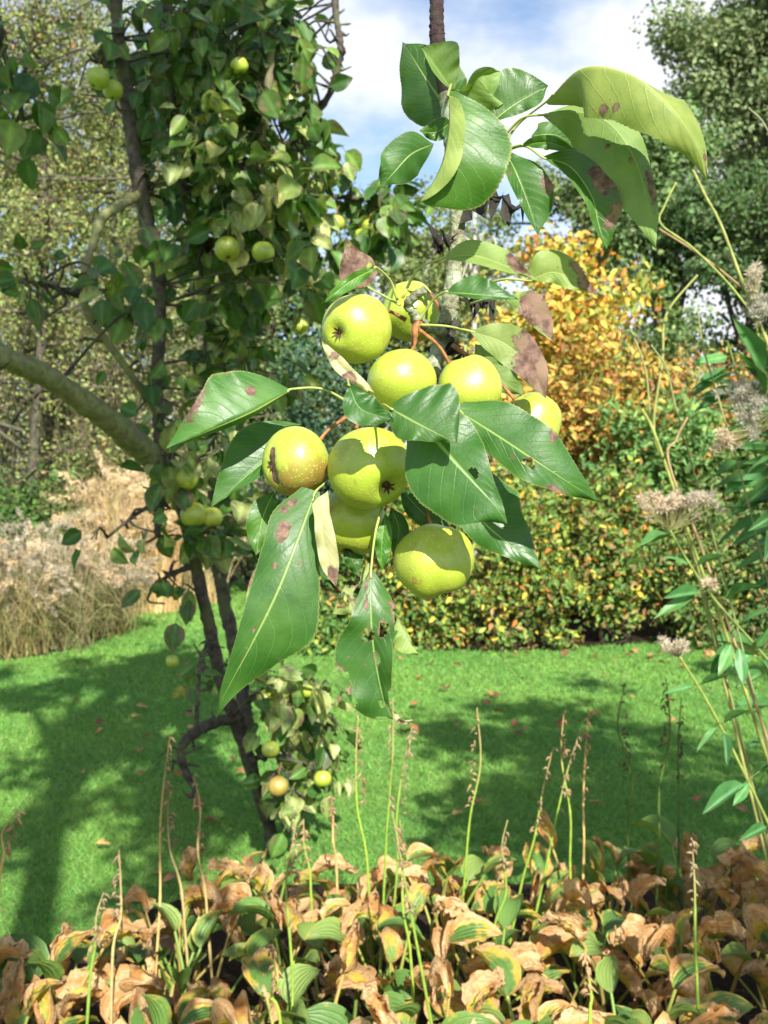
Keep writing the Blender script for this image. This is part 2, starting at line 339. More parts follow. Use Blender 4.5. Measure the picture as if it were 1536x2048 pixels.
# mown grass: one blade a triangle pair, thinner with distance
def grass():
    out = MB()
    for y0, y1, dens, L, W in ((3.0, 5.2, 9000, .042, .0042), (5.2, 7.4, 5600, .042, .0060), (7.4, 10.5, 3200, .045, .0085), (10.5, 15, 1500, .05, .012)):
        xw = .39 * y1 + .3; n = int(dens * (y1 - y0) * 2 * xw)
        x = rng.uniform(-xw, xw, n); y = rng.uniform(y0, y1, n)
        k = (np.abs(x) < .385 * y + .15) & ~inside(x, y, bed_r) & ~inside(x, y, bed_l) & ~inside(x, y, bed_f); x, y = x[k], y[k]; n = len(x)
        p = np.stack([x, y, np.zeros(n)], -1); d = unit(rng.normal(size=(n, 3)) * [.7, .7, .1] + [0, 0, .6])
        s = unit(np.cross(d, rv(n))); l = L * rng.uniform(.6, 1.25, n)[:, None]; w = W * rng.uniform(.7, 1.3, n)[:, None]
        V = np.stack([p - s * w * .5, p + s * w * .5, p + d * l + [0, 0, -.0]], 1).reshape(-1, 3)
        pal = [(.165, .35, .07, 4), (.20, .385, .085, 4), (.245, .41, .10, 2), (.35, .39, .15, .4)]
        pc = pick(pal, n, .10); lf = np.sin(x * 2.1 + 1.3 * np.sin(y * 1.7)) * np.sin(y * 2.6 + x) ; fine = np.sin(x * 9 + 3 * np.sin(y * 5)) * np.sin(y * 11 + 2 * x); pc = pc * (1 + np.stack([.16 * lf + .06 * fine, .07 * lf + .05 * fine, .05 * lf], -1)); c = np.repeat(np.clip(pc, .01, .8), 3, 0); out.add(V, np.arange(3 * n).reshape(-1, 3), c)
    tag(out.build('mown_grass', M_GRASS), 'short mown green grass blades of the lawn', None, None, 'stuff')
grass()

# ------------------------------------------------------------------ background trees and shrubs
def blob_points(n, c, r, k, cr, flat=.9, shell=.75):
    """n leaf positions in k clumps spread over an ellipsoid: positions, clump-outward vectors, clump centres"""
    u = rv(k); rad = shell + (1 - shell) * rng.uniform(-1.6, 1, k); cc = np.array(c) + u * np.array(r) * rad[:, None]
    i = rng.integers(0, k, n); v = rv(n) * (rng.uniform(0, 1, n) ** .45)[:, None]
    s = cr * rng.uniform(.6, 1.35, k)[i][:, None]
    return cc[i] + v * s * [1, 1, flat], v, cc
def shrub(name, label, x, y, rx, ry, z0, z1, n, L, pal, k=40, cr=.3, stems=7, cat='shrub', group=None, mat=None, shell=.7, var=.22, wr=.55, stem_mat=None, far=False, up=.35):
    if name == 'border_shrub': y -= .42; x *= .96; n = int(n * 1.7); L = L * .84; k = int(k * 1.2)
    base = np.array([x, y, 0.]); t = thing(name, base, label, cat, group); z0 = -.25 if z0 < .35 else z0; c = (x, y, (z0 + z1) / 2)
    pos, v, cc = blob_points(n, c, (rx, ry, (z1 - z0) / 2), k, cr, shell=shell); pos[:, 2] = np.abs(pos[:, 2] - .03) + .03
    nr = v * .7 + rv(n) * .55 + [0, 0, up] + SUN * .25; ax = rv(n) + [0, 0, -.25]
    b = MB(); Ls = L * rng.uniform(.45, 1.45, n); V, F = (leafs4 if far else leafs)(pos, ax, nr, Ls, Ls * wr); b.add(V, F, np.repeat(pick(pal, n, var), 4 if far else 7, 0))
    f = b.build('foliage', mat or M_FAR, t, smooth=False); f['kind'] = 'stuff'
    s = MB(); sel = cc[rng.permutation(len(cc))[:max(stems, 3)]]
    for q in sel:
        m = base * .6 + q * .4; m[2] = q[2] * .45; st = base + rng.normal(size=3) * [.12 * rx, .12 * ry, 0]
        V, F = tube([st, m + rng.normal(size=3) * .1, q], [.012 + .008 * (z1), .006 + .003 * z1, .003], 5, 9); s.add(V, F, (.08, .06, .045))
    s.build('stems', stem_mat or M_DRY, t)['kind'] = 'stuff'; return t
def tree(name, label, x, y, H, tr, crown, n, L, pal, k=60, cr=.8, limbs=12, group=None, var=.2, bark=None, mat=None, trunk_top=.75, lean=(0, 0), shell=.75, flat=.75):
    base = np.array([x, y, 0.]); t = thing(name, base, label, 'tree', group); ctr, rad = crown
    top = np.array([x + lean[0], y + lean[1], H * trunk_top])
    V, F = tube([base - [0, 0, .2], base * .6 + top * .4 + rng.normal(size=3) * [.12, .12, 0], top], [tr * 1.25, tr * .85, tr * .35], 10, 14, knob=.08)
    put('trunk', mesh('trunk', V, F, bark or M_TRUNK), t)
    pos, v, cc = blob_points(n, ctr, rad, k, cr, flat, shell)
    lm = MB()
    for q in cc[rng.permutation(k)[:limbs]]:
        f = rng.uniform(.45, .95); a = base * (1 - f) + top * f; m = a * .5 + q * .5 + rng.normal(size=3) * .12 * rad[0] + [0, 0, .06 * H]
        V, F = tube([a, m, q], [tr * .38, tr * .22, tr * .08], 6, 10); lm.add(V, F, (.05, .04, .03))
    lm.build('limbs', bark or M_TRUNK, t)['kind'] = 'stuff'
    nr = v * .8 + rv(n) * .55 + [0, 0, .35] + SUN * .2
    b = MB(); Ls = L * rng.uniform(.65, 1.3, n); V, F = leafs4(pos, rv(n) + [0, 0, -.3], nr, Ls, Ls * .6); b.add(V, F, np.repeat(pick(pal, n, var), 4, 0))
    f = b.build('crown', mat or M_FAR, t, smooth=False); f['kind'] = 'stuff'; return t
def X(px, d): return (px - CX) / FPX * d
def Z(py, d): return CAM[2] + d * (-math.sin(PITCH) - (py - CY) / FPX * math.cos(PITCH))
GREEN = [(.12, .19, .065, 4), (.16, .235, .08, 4), (.22, .28, .11, 2)]
DKGREEN = [(.06, .12, .045, 4), (.09, .16, .06, 4), (.14, .21, .08, 2)]
OLIVE = [(.19, .22, .075, 4), (.21, .23, .08, 3), (.14, .17, .055, 3), (.28, .20, .07, .4)]  # lightened in place of haze over the far foliage

# right: the broad green tree and its lower neighbours
tree('broadleaf_tree', 'tall grey green broadleaf tree rising at the right edge of the sky', X(1520, 26), 26, 15, .38, ((X(1535, 26), 26, Z(180, 26)), (3.0, 3.0, 4.6)), 42000, .15, [(.13, .19, .10, 4), (.17, .23, .12, 4), (.22, .28, .15, 2)], k=170, cr=.8, limbs=26, lean=(.3, 0), shell=.72)
tree('broadleaf_tree', 'rounded dark green tree below and left of the tallest tree', X(1330, 23), 23, 8.5, .25, ((X(1350, 23), 23, Z(430, 23)), (1.75, 1.6, 2.1)), 12000, .14, GREEN, k=60, cr=.6, limbs=14)
tree('broadleaf_tree', 'dark leafy tree low behind the red shrub at the right', X(1500, 21), 21, 7, .22, ((X(1510, 21), 21, Z(500, 21)), (1.9, 1.5, 1.9)), 11000, .13, DKGREEN + [(.12, .16, .07, 2)], k=55, cr=.6, limbs=12)
tree('broadleaf_tree', 'hazy olive green tree rising behind the orange shrub', X(1140, 27), 27, 8.5, .22, ((X(1150, 27), 27, Z(480, 27)), (2.6, 1.6, 2.2)), 10000, .15, OLIVE + GREEN, k=50, cr=.65, limbs=10)
tree('broadleaf_tree', 'pale olive tree in the middle background behind the pear cluster', X(880, 24), 24, 9, .2, ((X(850, 24), 24, Z(590, 24)), (2.6, 1.6, 2.6)), 12000, .14, OLIVE + GREEN, k=60, cr=.65, limbs=12)
tree('birch_tree', 'slender birch with pale trunk behind the hanging branch', X(948, 18), 18, 7, .07, ((X(950, 18), 18, Z(560, 18)), (1.1, 1.0, 1.7)), 2600, .1, OLIVE, k=30, cr=.45, limbs=8, bark=M_BIRCH, trunk_top=.9)
tree('broadleaf_tree', 'dark green tree filling the gap below the fruiting pear tree', X(540, 20), 20, 8, .25, ((X(560, 20), 20, Z(680, 20)), (2.6, 1.6, 2.6)), 12000, .14, DKGREEN, k=60, cr=.65, limbs=10)
tree('broadleaf_tree', 'distant green tree beyond the lawn behind the pear trunk', X(360, 24), 24, 8, .25, ((X(380, 24), 24, Z(800, 24)), (3.2, 1.6, 2.8)), 12000, .15, GREEN + OLIVE, k=60, cr=.7, limbs=10)
tree('broadleaf_tree', 'dense hedge like tree at the far right behind the shrubs', X(1700, 22), 22, 6, .25, ((X(1680, 22), 22, Z(750, 22)), (3.5, 1.6, 3.0)), 11000, .15, DKGREEN + GREEN, k=60, cr=.7, limbs=10)
tree('broadleaf_tree', 'far green tree low on the horizon behind the orange shrub', X(1120, 33), 33, 6.5, .25, ((X(1120, 33), 33, Z(800, 33)), (5.5, 1.6, 4.0)), 12000, .19, GREEN, k=70, cr=.95, limbs=8)

tree('broadleaf_tree', 'far hedge like tree hiding the horizon behind the pear cluster', X(760, 31), 31, 5.5, .25, ((X(760, 31), 31, 2.2), (4.6, 1.5, 3.2)), 12000, .19, GREEN + OLIVE, k=80, cr=.9, limbs=6)
tree('broadleaf_tree', 'green tree between the orange shrub and the tall right tree', X(1270, 19), 19, 5.5, .2, ((X(1270, 19), 19, 2.6), (1.7, 1.2, 2.6)), 11000, .12, GREEN + DKGREEN, k=60, cr=.55, limbs=8)
# left: open, twiggy autumn trees
def twig_tree(label, x, y, H, n_limbs, n_twigs, n, L, pal, spread, zlo, group='thin twiggy trees behind the pear tree', tcol=(.16, .135, .10), sag=0.0):
    base = np.array([x, y, 0.]); t = thing('twiggy_tree', base, label, 'tree', group); top = base + [rng.normal() * .2, 0, H]
    V, F = tube([base - [0, 0, .2], base * .5 + top * .5 + rng.normal(size=3) * [.15, .1, 0], top], [.08, .05, .012], 8, 14, knob=.1); put('trunk', mesh('trunk', V, F, M_TRUNK), t)
    lm = MB(); tips = []; tw = MB()
    for i in range(n_limbs):
        f = rng.uniform(zlo, .97); a = base * (1 - f) + top * f; an = rng.uniform(0, 2 * math.pi); l = spread * (1.15 - f * .55) * rng.uniform(.5, 1.1)
        d = np.array([math.cos(an), math.sin(an) * .7, rng.uniform(-.05, .45)]); e = a + d * l + [0, 0, -sag * l]
        V, F = tube([a, a + d * l * .5 + rng.normal(size=3) * .1 * l, e], [.03, .018, .006], 5, 8); lm.add(V, F, tcol)
        for j in range(n_twigs):
            g = rng.uniform(.15, 1); p = a * (1 - g) + e * g + rng.normal(size=3) * .05 * l; q = p + rv(1)[0] * rng.uniform(.25, .7) * spread * .45 + [0, 0, .1 - sag * rng.uniform(.2, .8)]
            V, F = tube([p, (p + q) / 2 + rng.normal(size=3) * .06, q], [.007, .005, .002], 3, 5, cap=False); tw.add(V, F, np.array(tcol) * rng.uniform(.6, 1.4)); tips += [p, (p + q) / 2, q]
    lm.build('limbs', M_DRY, t)['kind'] = 'stuff'; k = tw.build('twigs', M_DRY, t); k['kind'] = 'stuff'
    tips = np.array(tips); i = rng.integers(0, len(tips), n); pos = tips[i] + rng.normal(size=(n, 3)) * .16
    b = MB(); Ls = L * rng.uniform(.6, 1.3, n); V, F = leafs4(pos, rv(n), rv(n) + SUN * .5, Ls, Ls * .6); b.add(V, F, np.repeat(pick(pal, n, .14), 4, 0))
    f = b.build('crown', M_FAR, t, smooth=False); f['kind'] = 'stuff'; return t
AUT = [(.21, .25, .09, 4), (.17, .24, .08, 6), (.25, .25, .13, 2), (.38, .24, .11, .25), (.24, .30, .11, 3)]
twig_tree('open twiggy tree with sparse olive leaves at the far left', X(40, 13), 13, 8.5, 56, 18, 15000, .062, AUT, 2.4, .12)
twig_tree('open twiggy tree just left of the pear trunk', X(230, 15), 15, 8.5, 56, 18, 15000, .064, AUT, 2.4, .1)
twig_tree('open twiggy tree behind the top of the pear tree', X(420, 18), 18, 8.6, 50, 14, 12000, .075, AUT, 2.6, .15)
twig_tree('browner twiggy tree outside the left edge', X(-160, 14), 14, 9.5, 36, 12, 6000, .07, AUT, 2.6, .12)
tree('broadleaf_tree', 'hazy yellow green trees mass far behind the twiggy trees', X(90, 26), 26, 11, .25, ((X(110, 26), 26, Z(520, 26)), (4.6, 2, 5.6)), 30000, .16, AUT + OLIVE, k=170, cr=.95, limbs=14)
# a weeping thicket of grey twigs below them
def thicket(label, x, y, rx, H, n, pal, leaves=1500):
    base = np.array([x, y, 0.]); t = thing('weeping_shrub', base, label, 'shrub'); b = MB(); lf = []
    for i in range(n):
        an = rng.uniform(0, 2 * math.pi); r = rx * rng.uniform(.25, 1.05); h = H * rng.uniform(.55, 1.05)
        s = base + [rng.normal() * .25, rng.normal() * .25, 0]; e = base + [math.cos(an) * r, math.sin(an) * r * .7, h * rng.uniform(.15, .7)]; m = base + [math.cos(an) * r * .5, math.sin(an) * r * .35, h]
        V, F = tube([s, m, e], [.010, .006, .002], 3, 9, cap=False); b.add(V, F, np.array((.34, .31, .22)) * rng.uniform(.55, 1.25)); p = spline([s, m, e], 9)
        for q in p[4:]:
            for _ in range(2):
                w = q + rv(1)[0] * rng.uniform(.12, .4) + [0, 0, -.16]; V, F = tube([q, w], [.004, .0015], 3, 3, cap=False); b.add(V, F, np.array((.36, .33, .23)) * rng.uniform(.6, 1.2)); lf.append(w)
    k = b.build('twigs', M_DRY, t); k['kind'] = 'stuff'
    lf = np.array(lf)[rng.integers(0, len(lf), leaves)] + rng.normal(size=(leaves, 3)) * .08; f = MB(); Ls = .06 * rng.uniform(.6, 1.3, leaves)
    V, F = leafs4(lf, rv(leaves), rv(leaves) + SUN * .4, Ls, Ls * .55); f.add(V, F, np.repeat(pick(pal, leaves, .2), 4, 0)); g = f.build('foliage', M_FAR, t, smooth=False); g['kind'] = 'stuff'
thicket('arching grey brown thicket of bare twigs above the pale grasses', X(170, 15), 15, 1.8, 3.7, 300, OLIVE + GREEN, 9000)
thicket('tangled grey twig thicket at the left edge under the mossy bough', X(-60, 14.5), 14.5, 1.7, 3.6, 240, OLIVE + GREEN, 7000)
shrub('leafy_shrub', 'low green leafy shrub at the left edge behind the grasses', X(40, 11.5), 11.5, .75, .4, .5, 1.75, 2600, .07, [(.06, .13, .03, 4), (.10, .18, .04, 3), (.14, .2, .05, 1)], k=34, cr=.22)
shrub('leafy_shrub', 'blue green conifer like shrub seen beneath the pear tree foliage', X(620, 13), 13, .8, .6, .2, Z(630, 13), 5200, .075, [(.05, .105, .055, 4), (.08, .15, .075, 4), (.03, .07, .04, 3)], k=60, cr=.26)
shrub('leafy_shrub', 'dark green shrub at the far end of the lawn behind the pear trunk', X(500, 14), 14, 1.0, .6, 0, Z(880, 14), 4200, .08, DKGREEN + [(.1, .16, .05, 2)], k=50, cr=.3)

# right: the autumn border
YEL = [(.52, .40, .045, 5), (.42, .38, .055, 4), (.22, .28, .05, 4), (.55, .25, .035, 2.5), (.10, .17, .035, 2), (.40, .12, .03, .6)]
MIXG = [(.08, .16, .04, 6), (.15, .25, .06, 7), (.27, .34, .08, 4), (.54, .45, .08, 1.7), (.48, .20, .05, .8), (.26, .17, .08, 2.5)]
shrub('autumn_shrub', 'tall shrub with glowing yellow and orange leaves behind the pear cluster', X(1120, 12), 12, 1.0, .7, Z(880, 12), Z(440, 12), 5200, .10, [(.60, .48, .10, 5), (.56, .35, .08, 4), (.36, .40, .09, 5), (.50, .22, .06, 2.5), (.20, .27, .07, 3)], k=70, cr=.38, stems=9, shell=.6)
shrub('autumn_shrub', 'orange brown shrub below the glowing yellow shrub', X(1150, 11.2), 11.2, 1.05, .5, Z(1000, 11.2), Z(660, 11.2), 5600, .088, [(.5, .27, .07, 3), (.46, .35, .08, 4), (.24, .26, .07, 5), (.34, .15, .06, 2)], k=64, cr=.3)
shrub('autumn_shrub', 'red brown shrub with rusty leaf tips at the right', X(1375, 13.5), 13.5, 1.5, .7, .8, Z(585, 13.5), 7500, .085, [(.36, .19, .085, 4), (.22, .25, .08, 5), (.52, .21, .07, 1.6), (.30, .31, .10, 3), (.46, .37, .11, 1)], k=80, cr=.36, stems=14)
shrub('leafy_shrub', 'glossy dark green shrub with a few orange leaves right of the yellow shrub', X(1355, 10.6), 10.6, .95, .5, .6, Z(760, 10.6), 8000, .08, [(.09, .20, .06, 5), (.14, .27, .085, 4), (.22, .34, .11, 2), (.52, .2, .05, .3)], k=80, cr=.24)
shrub('leafy_shrub', 'dense green shrub at the right edge of the border', X(1540, 10.4), 10.4, .75, .5, .3, Z(760, 10.4), 6000, .085, GREEN + [(.12, .19, .05, 3), (.3, .13, .06, .7)], k=50, cr=.25)
shrub('border_shrub', 'yellow leaved low shrub directly below the pear cluster', X(830, 9.9), 9.9, .62, .45, .05, Z(960, 9.9), 4800, .075, MIXG + [(.48, .38, .06, 1.5)], k=56, cr=.22)
shrub('border_shrub', 'yellow and green mounded shrub on the lawn edge right of the lowest pear', X(1035, 9.8), 9.8, .68, .45, .05, Z(880, 9.8), 6000, .075, MIXG + [(.48, .38, .06, 1)], k=64, cr=.22)
shrub('border_shrub', 'brownish green shrub in the middle of the lawn edge border', X(1220, 10.0), 10.0, .62, .45, .1, Z(930, 10.0), 5000, .075, MIXG + [(.24, .19, .08, 3), (.12, .2, .05, 6)], k=56, cr=.22)
shrub('border_shrub', 'green shrub with brown tips at the right end of the lawn edge', X(1420, 9.9), 9.9, .6, .45, .22, Z(960, 9.9), 4600, .072, [(.09, .17, .045, 5), (.15, .24, .065, 4), (.25, .2, .09, 2), (.4, .36, .09, 1)], k=54, cr=.22)
shrub('border_shrub', 'dim green shrub leaving the frame at the lawn edge', X(1590, 9.8), 9.8, .6, .45, .1, Z(1000, 9.8), 3600, .075, DKGREEN + [(.2, .16, .07, 2)], k=50, cr=.22)
shrub('border_shrub', 'low bright green plant at the left end of the shrub border', X(668, 9.5), 9.5, .26, .25, .02, Z(1225, 9.5), 1400, .07, [(.07, .17, .04, 4), (.12, .25, .06, 4), (.3, .33, .07, 1)], k=24, cr=.13)
shrub('border_shrub', 'yellow green shrub behind the hanging tattered leaf', X(700, 10.4), 10.4, .5, .4, .1, Z(1010, 10.4), 3200, .075, MIXG, k=44, cr=.22)

# ornamental grasses at the left
def grass_clump(label, x, y, H, spread, n, pal, plumes, plen, pcol, group, arch=.6):
    base = np.array([x, y, 0.]); t = thing('ornamental_grass', base, label, 'grass', group); b = MB(); K = 8
    for i in range(n):
        an = rng.uniform(0, 2 * math.pi); q = rng.uniform(0, 1) ** .8; h = H * rng.uniform(.5, 1.0) * (1.08 - .45 * q * arch); r = spread * (.15 + q) * rng.uniform(.8, 1.3)
        s = base + [rng.normal() * .10, rng.normal() * .10, 0]; d = np.array([math.cos(an), math.sin(an), 0]); m = s + d * r * rng.uniform(.25, .5) + rng.normal(size=3) * .05 + [0, 0, h * rng.uniform(.7, 1.)]; e = s + d * r * 1.15 + rng.normal(size=3) * .05 + [0, 0, h * (1.05 - arch * (.15 + .75 * q) * rng.uniform(.6, 1.2))]
        p = spline([s, m, e], K); w = np.cross(unit(e - s), [0, 0, 1.]); w = unit(w + rng.normal(size=3) * .7) * .0046; wd = np.linspace(1, .15, K)[:, None]
        V = np.vstack([p - w * wd, p + w * wd]); j = np.arange(K - 1); b.add(V, np.stack([j, j + 1, K + j + 1, K + j], -1), pick(pal, 1, .3)[0])
    k = b.build('blades', M_DRY, t); k['kind'] = 'stuff'
    if plumes:
        q = MB()
        for i in range(plumes):
            a = rng.uniform(0, 2 * math.pi); r_ = spread * rng.uniform(.3, 1.05); d = np.array([math.cos(a), math.sin(a) * .8, 0]); hh = H * rng.uniform(.65, 1.2)
            s = base + d * .08; m = s + d * r_ * .5 + [0, 0, hh * .85]; e = s + d * r_ * 1.2 + [0, 0, hh * rng.uniform(1 - arch * .6, 1.02)]
            V, F = tube([s, m, e], [.003, .002, .0015], 3, 8, cap=False); c0 = np.array(pcol) * rng.uniform(.7, 1.25); q.add(V, F, c0 * .8)
            nb = 60; f = rng.uniform(0, 1, nb); ax = unit(e - m); pp = e - ax * plen * f[:, None]; hd = unit(rv(nb) + ax * .9)
            V, F = leafs4(pp, hd, rv(nb), plen * .24 * (1.1 - np.abs(f - .45)), .010); q.add(V, F, np.repeat(np.clip(c0 * rng.uniform(.75, 1.25, (nb, 1)), 0, .9), 4, 0))
        k = q.build('plumes', M_DRY, t, smooth=False); k['kind'] = 'stuff'
TAN = [(.68, .49, .26, 4), (.60, .42, .20, 3), (.72, .55, .33, 2), (.50, .40, .18, 1)]
GRY = [(.30, .26, .13, 4), (.23, .23, .10, 4), (.40, .33, .19, 2), (.17, .20, .075, 3)]
for lab, px, d, hpy, sp in (('tall straw coloured grass clump left of the pear trunk', 225, 11.4, 950, .6), ('straw coloured grass clump directly behind the pear trunk', 320, 11.9, 965, .6), ('pale tan grass clump right of the pear trunk at the lawn end', 400, 12.6, 1010, .5)):
    grass_clump(lab, X(px, d), d, Z(hpy, d), sp, 640, TAN, 70, .30, (.72, .54, .35), 'straw coloured grasses', .35)
for lab, px, d, hpy, sp in (('feathery fountain grass at the left edge of the lawn', 30, 9.0, 1085, .55), ('feathery fountain grass arching over the lawn edge', 135, 9.4, 1085, .55), ('feathery fountain grass nearest the straw coloured clump', 205, 10.1, 1080, .5), ('feathery fountain grass half outside the left edge', -90, 8.8, 1090, .55), ('feathery fountain grass in the second row at the left', 70, 10.3, 1040, .55)):
    grass_clump(lab, X(px, d), d, Z(hpy, d), sp, 620, GRY, 75, .19, (.56, .45, .33), 'feathery fountain grasses', .8)

# ------------------------------------------------------------------ pears
def pear_data(R_, axis, dent=.17, squash=.95, nu=40, nv=28, russet=(), scar=(), rbase=.10, seed=0):
    """round pear: stem end at -axis, calyx end at +axis; russet/scar = [(direction, angular radius, strength)]"""
    ax = unit(axis); ref = np.array([.2, .9, .4]); A = unit(np.cross(ax, ref)); B = np.cross(ax, A)
    ph = np.linspace(0, math.pi, nv); th = np.linspace(0, 2 * math.pi, nu, endpoint=False)
    r = np.sin(ph) * (1 + .03 * np.cos(ph)); z = np.cos(ph) * squash
    z = z - dent * np.exp(-(ph / .26) ** 2) + dent * .8 * np.exp(-((math.pi - ph) / .25) ** 2)
    V = (z[:, None, None] * ax + r[:, None, None] * (np.cos(th)[None, :, None] * A + np.sin(th)[None, :, None] * B)).reshape(-1, 3)
    rs = np.random.default_rng(seed + 5); wob = sum(rs.normal() * .017 * np.sin(V @ rs.normal(size=3) * 2.2 + rs.uniform(0, 6)) for _ in range(5)); V = V * (1 + wob)[:, None]
    i = np.arange(nv - 1)[:, None] * nu; j = np.arange(nu)[None]; k = (j + 1) % nu
    F = np.stack([i + j, i + nu + j, i + nu + k, i + k], -1).reshape(-1, 4)
    U = unit(V)
    def field(lst, b=0.):
        q = np.full(len(V), b)
        for d, ra, s in lst: q = np.maximum(q, s * np.clip(1.25 - np.arccos(np.clip(U @ unit(d), -1, 1)) / ra, 0, 1))
        return q
    ru = field(list(russet) + [(-ax, .4, .55), (ax, .35, .6)], rbase); scr = field(list(scar))
    sca = np.clip(scr, 0, 1); V = V * (1 - .06 * np.clip(sca * 1.5, 0, 1))[:, None]
    return V * R_, F, {'russet': ru, 'scar': scr}, ax
def pear(px, py, rpx, d, axis, label, stem=None, group=None, **k):
    c = P(px, py, d); R_ = rpx / FPX * d
    V, F, at, ax = pear_data(R_, axis, **k)
    t = thing('pear', c, label, 'pear', group)
    put('skin', mesh('skin', V + c, F, M_PEAR, attrs=at), t).name
    o = t.children[0]; o.data.transform(Matrix.Translation(-Vector(c))); o.matrix_basis = Matrix.Translation(Vector(c))
    b = MB(); cc = c + ax * R_ * .80; A = unit(np.cross(ax, [.3, .2, .9])); B = np.cross(ax, A)
    for i in range(6):
        a = i * math.pi / 3 + .2; d_ = A * math.cos(a) + B * math.sin(a); V, F = leafs((cc + d_ * R_ * .03)[None], (d_ + ax * .75)[None], (ax)[None], R_ * .20, R_ * .09); b.add(V, F, (.1, .1, .1))
    V, F = tube([cc - ax * R_ * .1, cc + ax * R_ * .04], [R_ * .12, R_ * .05], 7, 3); b.add(V, F, (.1, .1, .1))
    b.build('calyx', M_CALYX, t)
    if stem is not None:
        V, F = tube(stem, [.0017, .0013, .0021], 7, 14, knob=.06); put('stem', mesh('stem', V, F, M_PSTEM), t)
    return t
HG = 'pears in the hanging foreground cluster'
def st(c, *p): return [np.array(P(*c))] + [np.array(P(*q)) for q in p]
pear(713, 657, 71, .855, camvec(-.56, -.26, .78), 'uppermost yellow green pear with dark calyx pit on its left side', st((765, 620, .88), (785, 625, .885), (812, 640, .885)), HG, russet=[(camvec(-.75, .35, .5), .3, .6), (camvec(.8, -.35, .5), .55, .42)], seed=1)
pear(803, 762, 70, .845, camvec(.1, -.9, .1), 'plump yellow green pear below the orange stems, second from the top', st((820, 705, .85), (829, 690, .86), (829, 655, .878)), HG, russet=[(camvec(-.6, .5, .5), .5, .35)], seed=2, rbase=.05)
pear(938, 776, 67, .860, camvec(.25, -.9, -.1), 'yellow pear on a bent orange stem behind two broad leaves', st((900, 728, .855), (876, 690, .858), (838, 660, .876)), HG, russet=[(camvec(.6, .5, .5), .4, .5)], seed=3, rbase=.08)
pear(1062, 843, 60, .895, camvec(.3, -.9, -.2), 'half hidden yellow pear at the right end of the cluster', st((1030, 800, .9), (980, 745, .91), (905, 690, .93)), HG, seed=4)
pear(594, 925, 69, .850, camvec(-.72, -.12, .55), 'brownish russet pear with a dark sunken scar at the left', st((640, 880, .86), (655, 862, .865), (695, 832, .875)), HG, dent=.06, russet=[(camvec(.3, -.65, .6), 1.25, 1.05), (camvec(-.2, -.75, .5), 1.0, 1.)], rbase=.12, scar=[(camvec(-.70, .34, .62), .16, 1.), (camvec(-.74, .12, .64), .24, 1.), (camvec(-.76, -.15, .62), .26, 1.), (camvec(-.64, -.36, .66), .22, 1.), (camvec(-.60, -.56, .55), .22, .9)], seed=5)
pear(739, 936, 83, .835, camvec(.52, -.55, .64), 'largest green pear with a puckered dimple at its lower right', st((712, 858, .86), (722, 840, .868), (760, 800, .88)), HG, dent=.24, russet=[(camvec(-.3, -.35, .85), .18, .6), (camvec(-.75, .3, .5), .5, .38), (camvec(.6, -.1, .75), .14, .55)], seed=6)
pear(702, 1043, 70, .885, camvec(-.12, -.95, .25), 'green pear tucked under the largest pear', st((735, 985, .9), (760, 950, .91), (790, 880, .92)), HG, russet=[(camvec(-.55, .35, .7), .3, .6), (camvec(-.2, -.9, .3), .3, .5)], seed=7)
pear(868, 1122, 80, .845, camvec(.32, -.92, .12), 'lowest green pear hanging alone at the bottom right', st((862, 1052, .86), (850, 1010, .875), (825, 900, .905)), HG, russet=[(camvec(-.48, -.45, .75), .24, .75), (camvec(-.3, -.1, .9), .3, .3)], seed=8, rbase=.04)
pear(822, 622, 64, 1.02, camvec(.1, -.8, -.4), 'shaded dark green pear behind the lichened spur', st((845, 575, 1.0), (870, 600, .97), (890, 640, .955)), HG, seed=9)

# ------------------------------------------------------------------ the hanging foreground branch with its large leaves
branch = thing('hanging_pear_branch', P(874, -60, .95), 'hanging pear branch with large green leaves carrying the fruit cluster', 'branch')
V, F = tube([(.075, 1.0, 3.35), (.058, .965, 2.7), P(873, -250, .95), P(873, 0, .94), P(876, 90, .94), P(893, 190, .94), P(905, 300, .94), P(915, 430, .95), P(912, 500, .95), P(905, 580, .95), P(893, 650, .95), P(860, 750, .94), P(810, 850, .93), P(770, 930, .93), P(755, 985, .93)],
            [.011, .0095, .0080, .0064, .0068, .0072, .0070, .0068, .0072, .0080, .0076, .0075, .006, .005, .004], 12, 260, knob=.10)
me_ = mesh('stem', V, F, [M_LICHEN, M_SHOOT], midx=(np.concatenate([[1 if v < 92 else 0 for v in np.repeat(np.arange(259), 12)], [1] * 12 + [0] * 12])))
put('stem', me_, branch)
V, F = tube([P(893, 668, .945), P(858, 655, .915), P(836, 642, .885), P(828, 628, .876), P(816, 608, .87), P(828, 594, .865), P(850, 579, .86)], [.0045, .004, .0048, .0046, .0038, .0042, .0036, .0034], 9, 40, knob=.16)
put('fruiting_spur', mesh('fruiting_spur', V, F, M_LICHEN), branch)
V, F = tube([P(836, 645, .88), P(830, 665, .876), P(828, 690, .872)], [.004, .0034, .0026], 8, 12, knob=.12); put('fruiting_spur', mesh('fruiting_spur', V, F, M_PSTEM), branch)
V, F = tube([P(860, 750, .94), P(800, 790, .915), P(760, 805, .885), P(700, 830, .875)], [.005, .004, .0035, .002], 8, 26, knob=.12); put('fruiting_spur', mesh('fruiting_spur', V, F, M_LICHEN), branch)
V, F = tube([P(905, 580, .95), P(935, 600, .945), P(948, 610, .94)], [.004, .0035, .002], 8, 12, knob=.2); put('fruiting_spur', mesh('fruiting_spur', V, F, M_LICHEN), branch)
V, F = tube([P(905, 255, .935), P(955, 280, .90), P(1010, 295, .875)], [.004, .0035, .0025], 8, 20, knob=.14); put('fruiting_spur', mesh('fruiting_spur', V, F, M_LICHEN), branch)

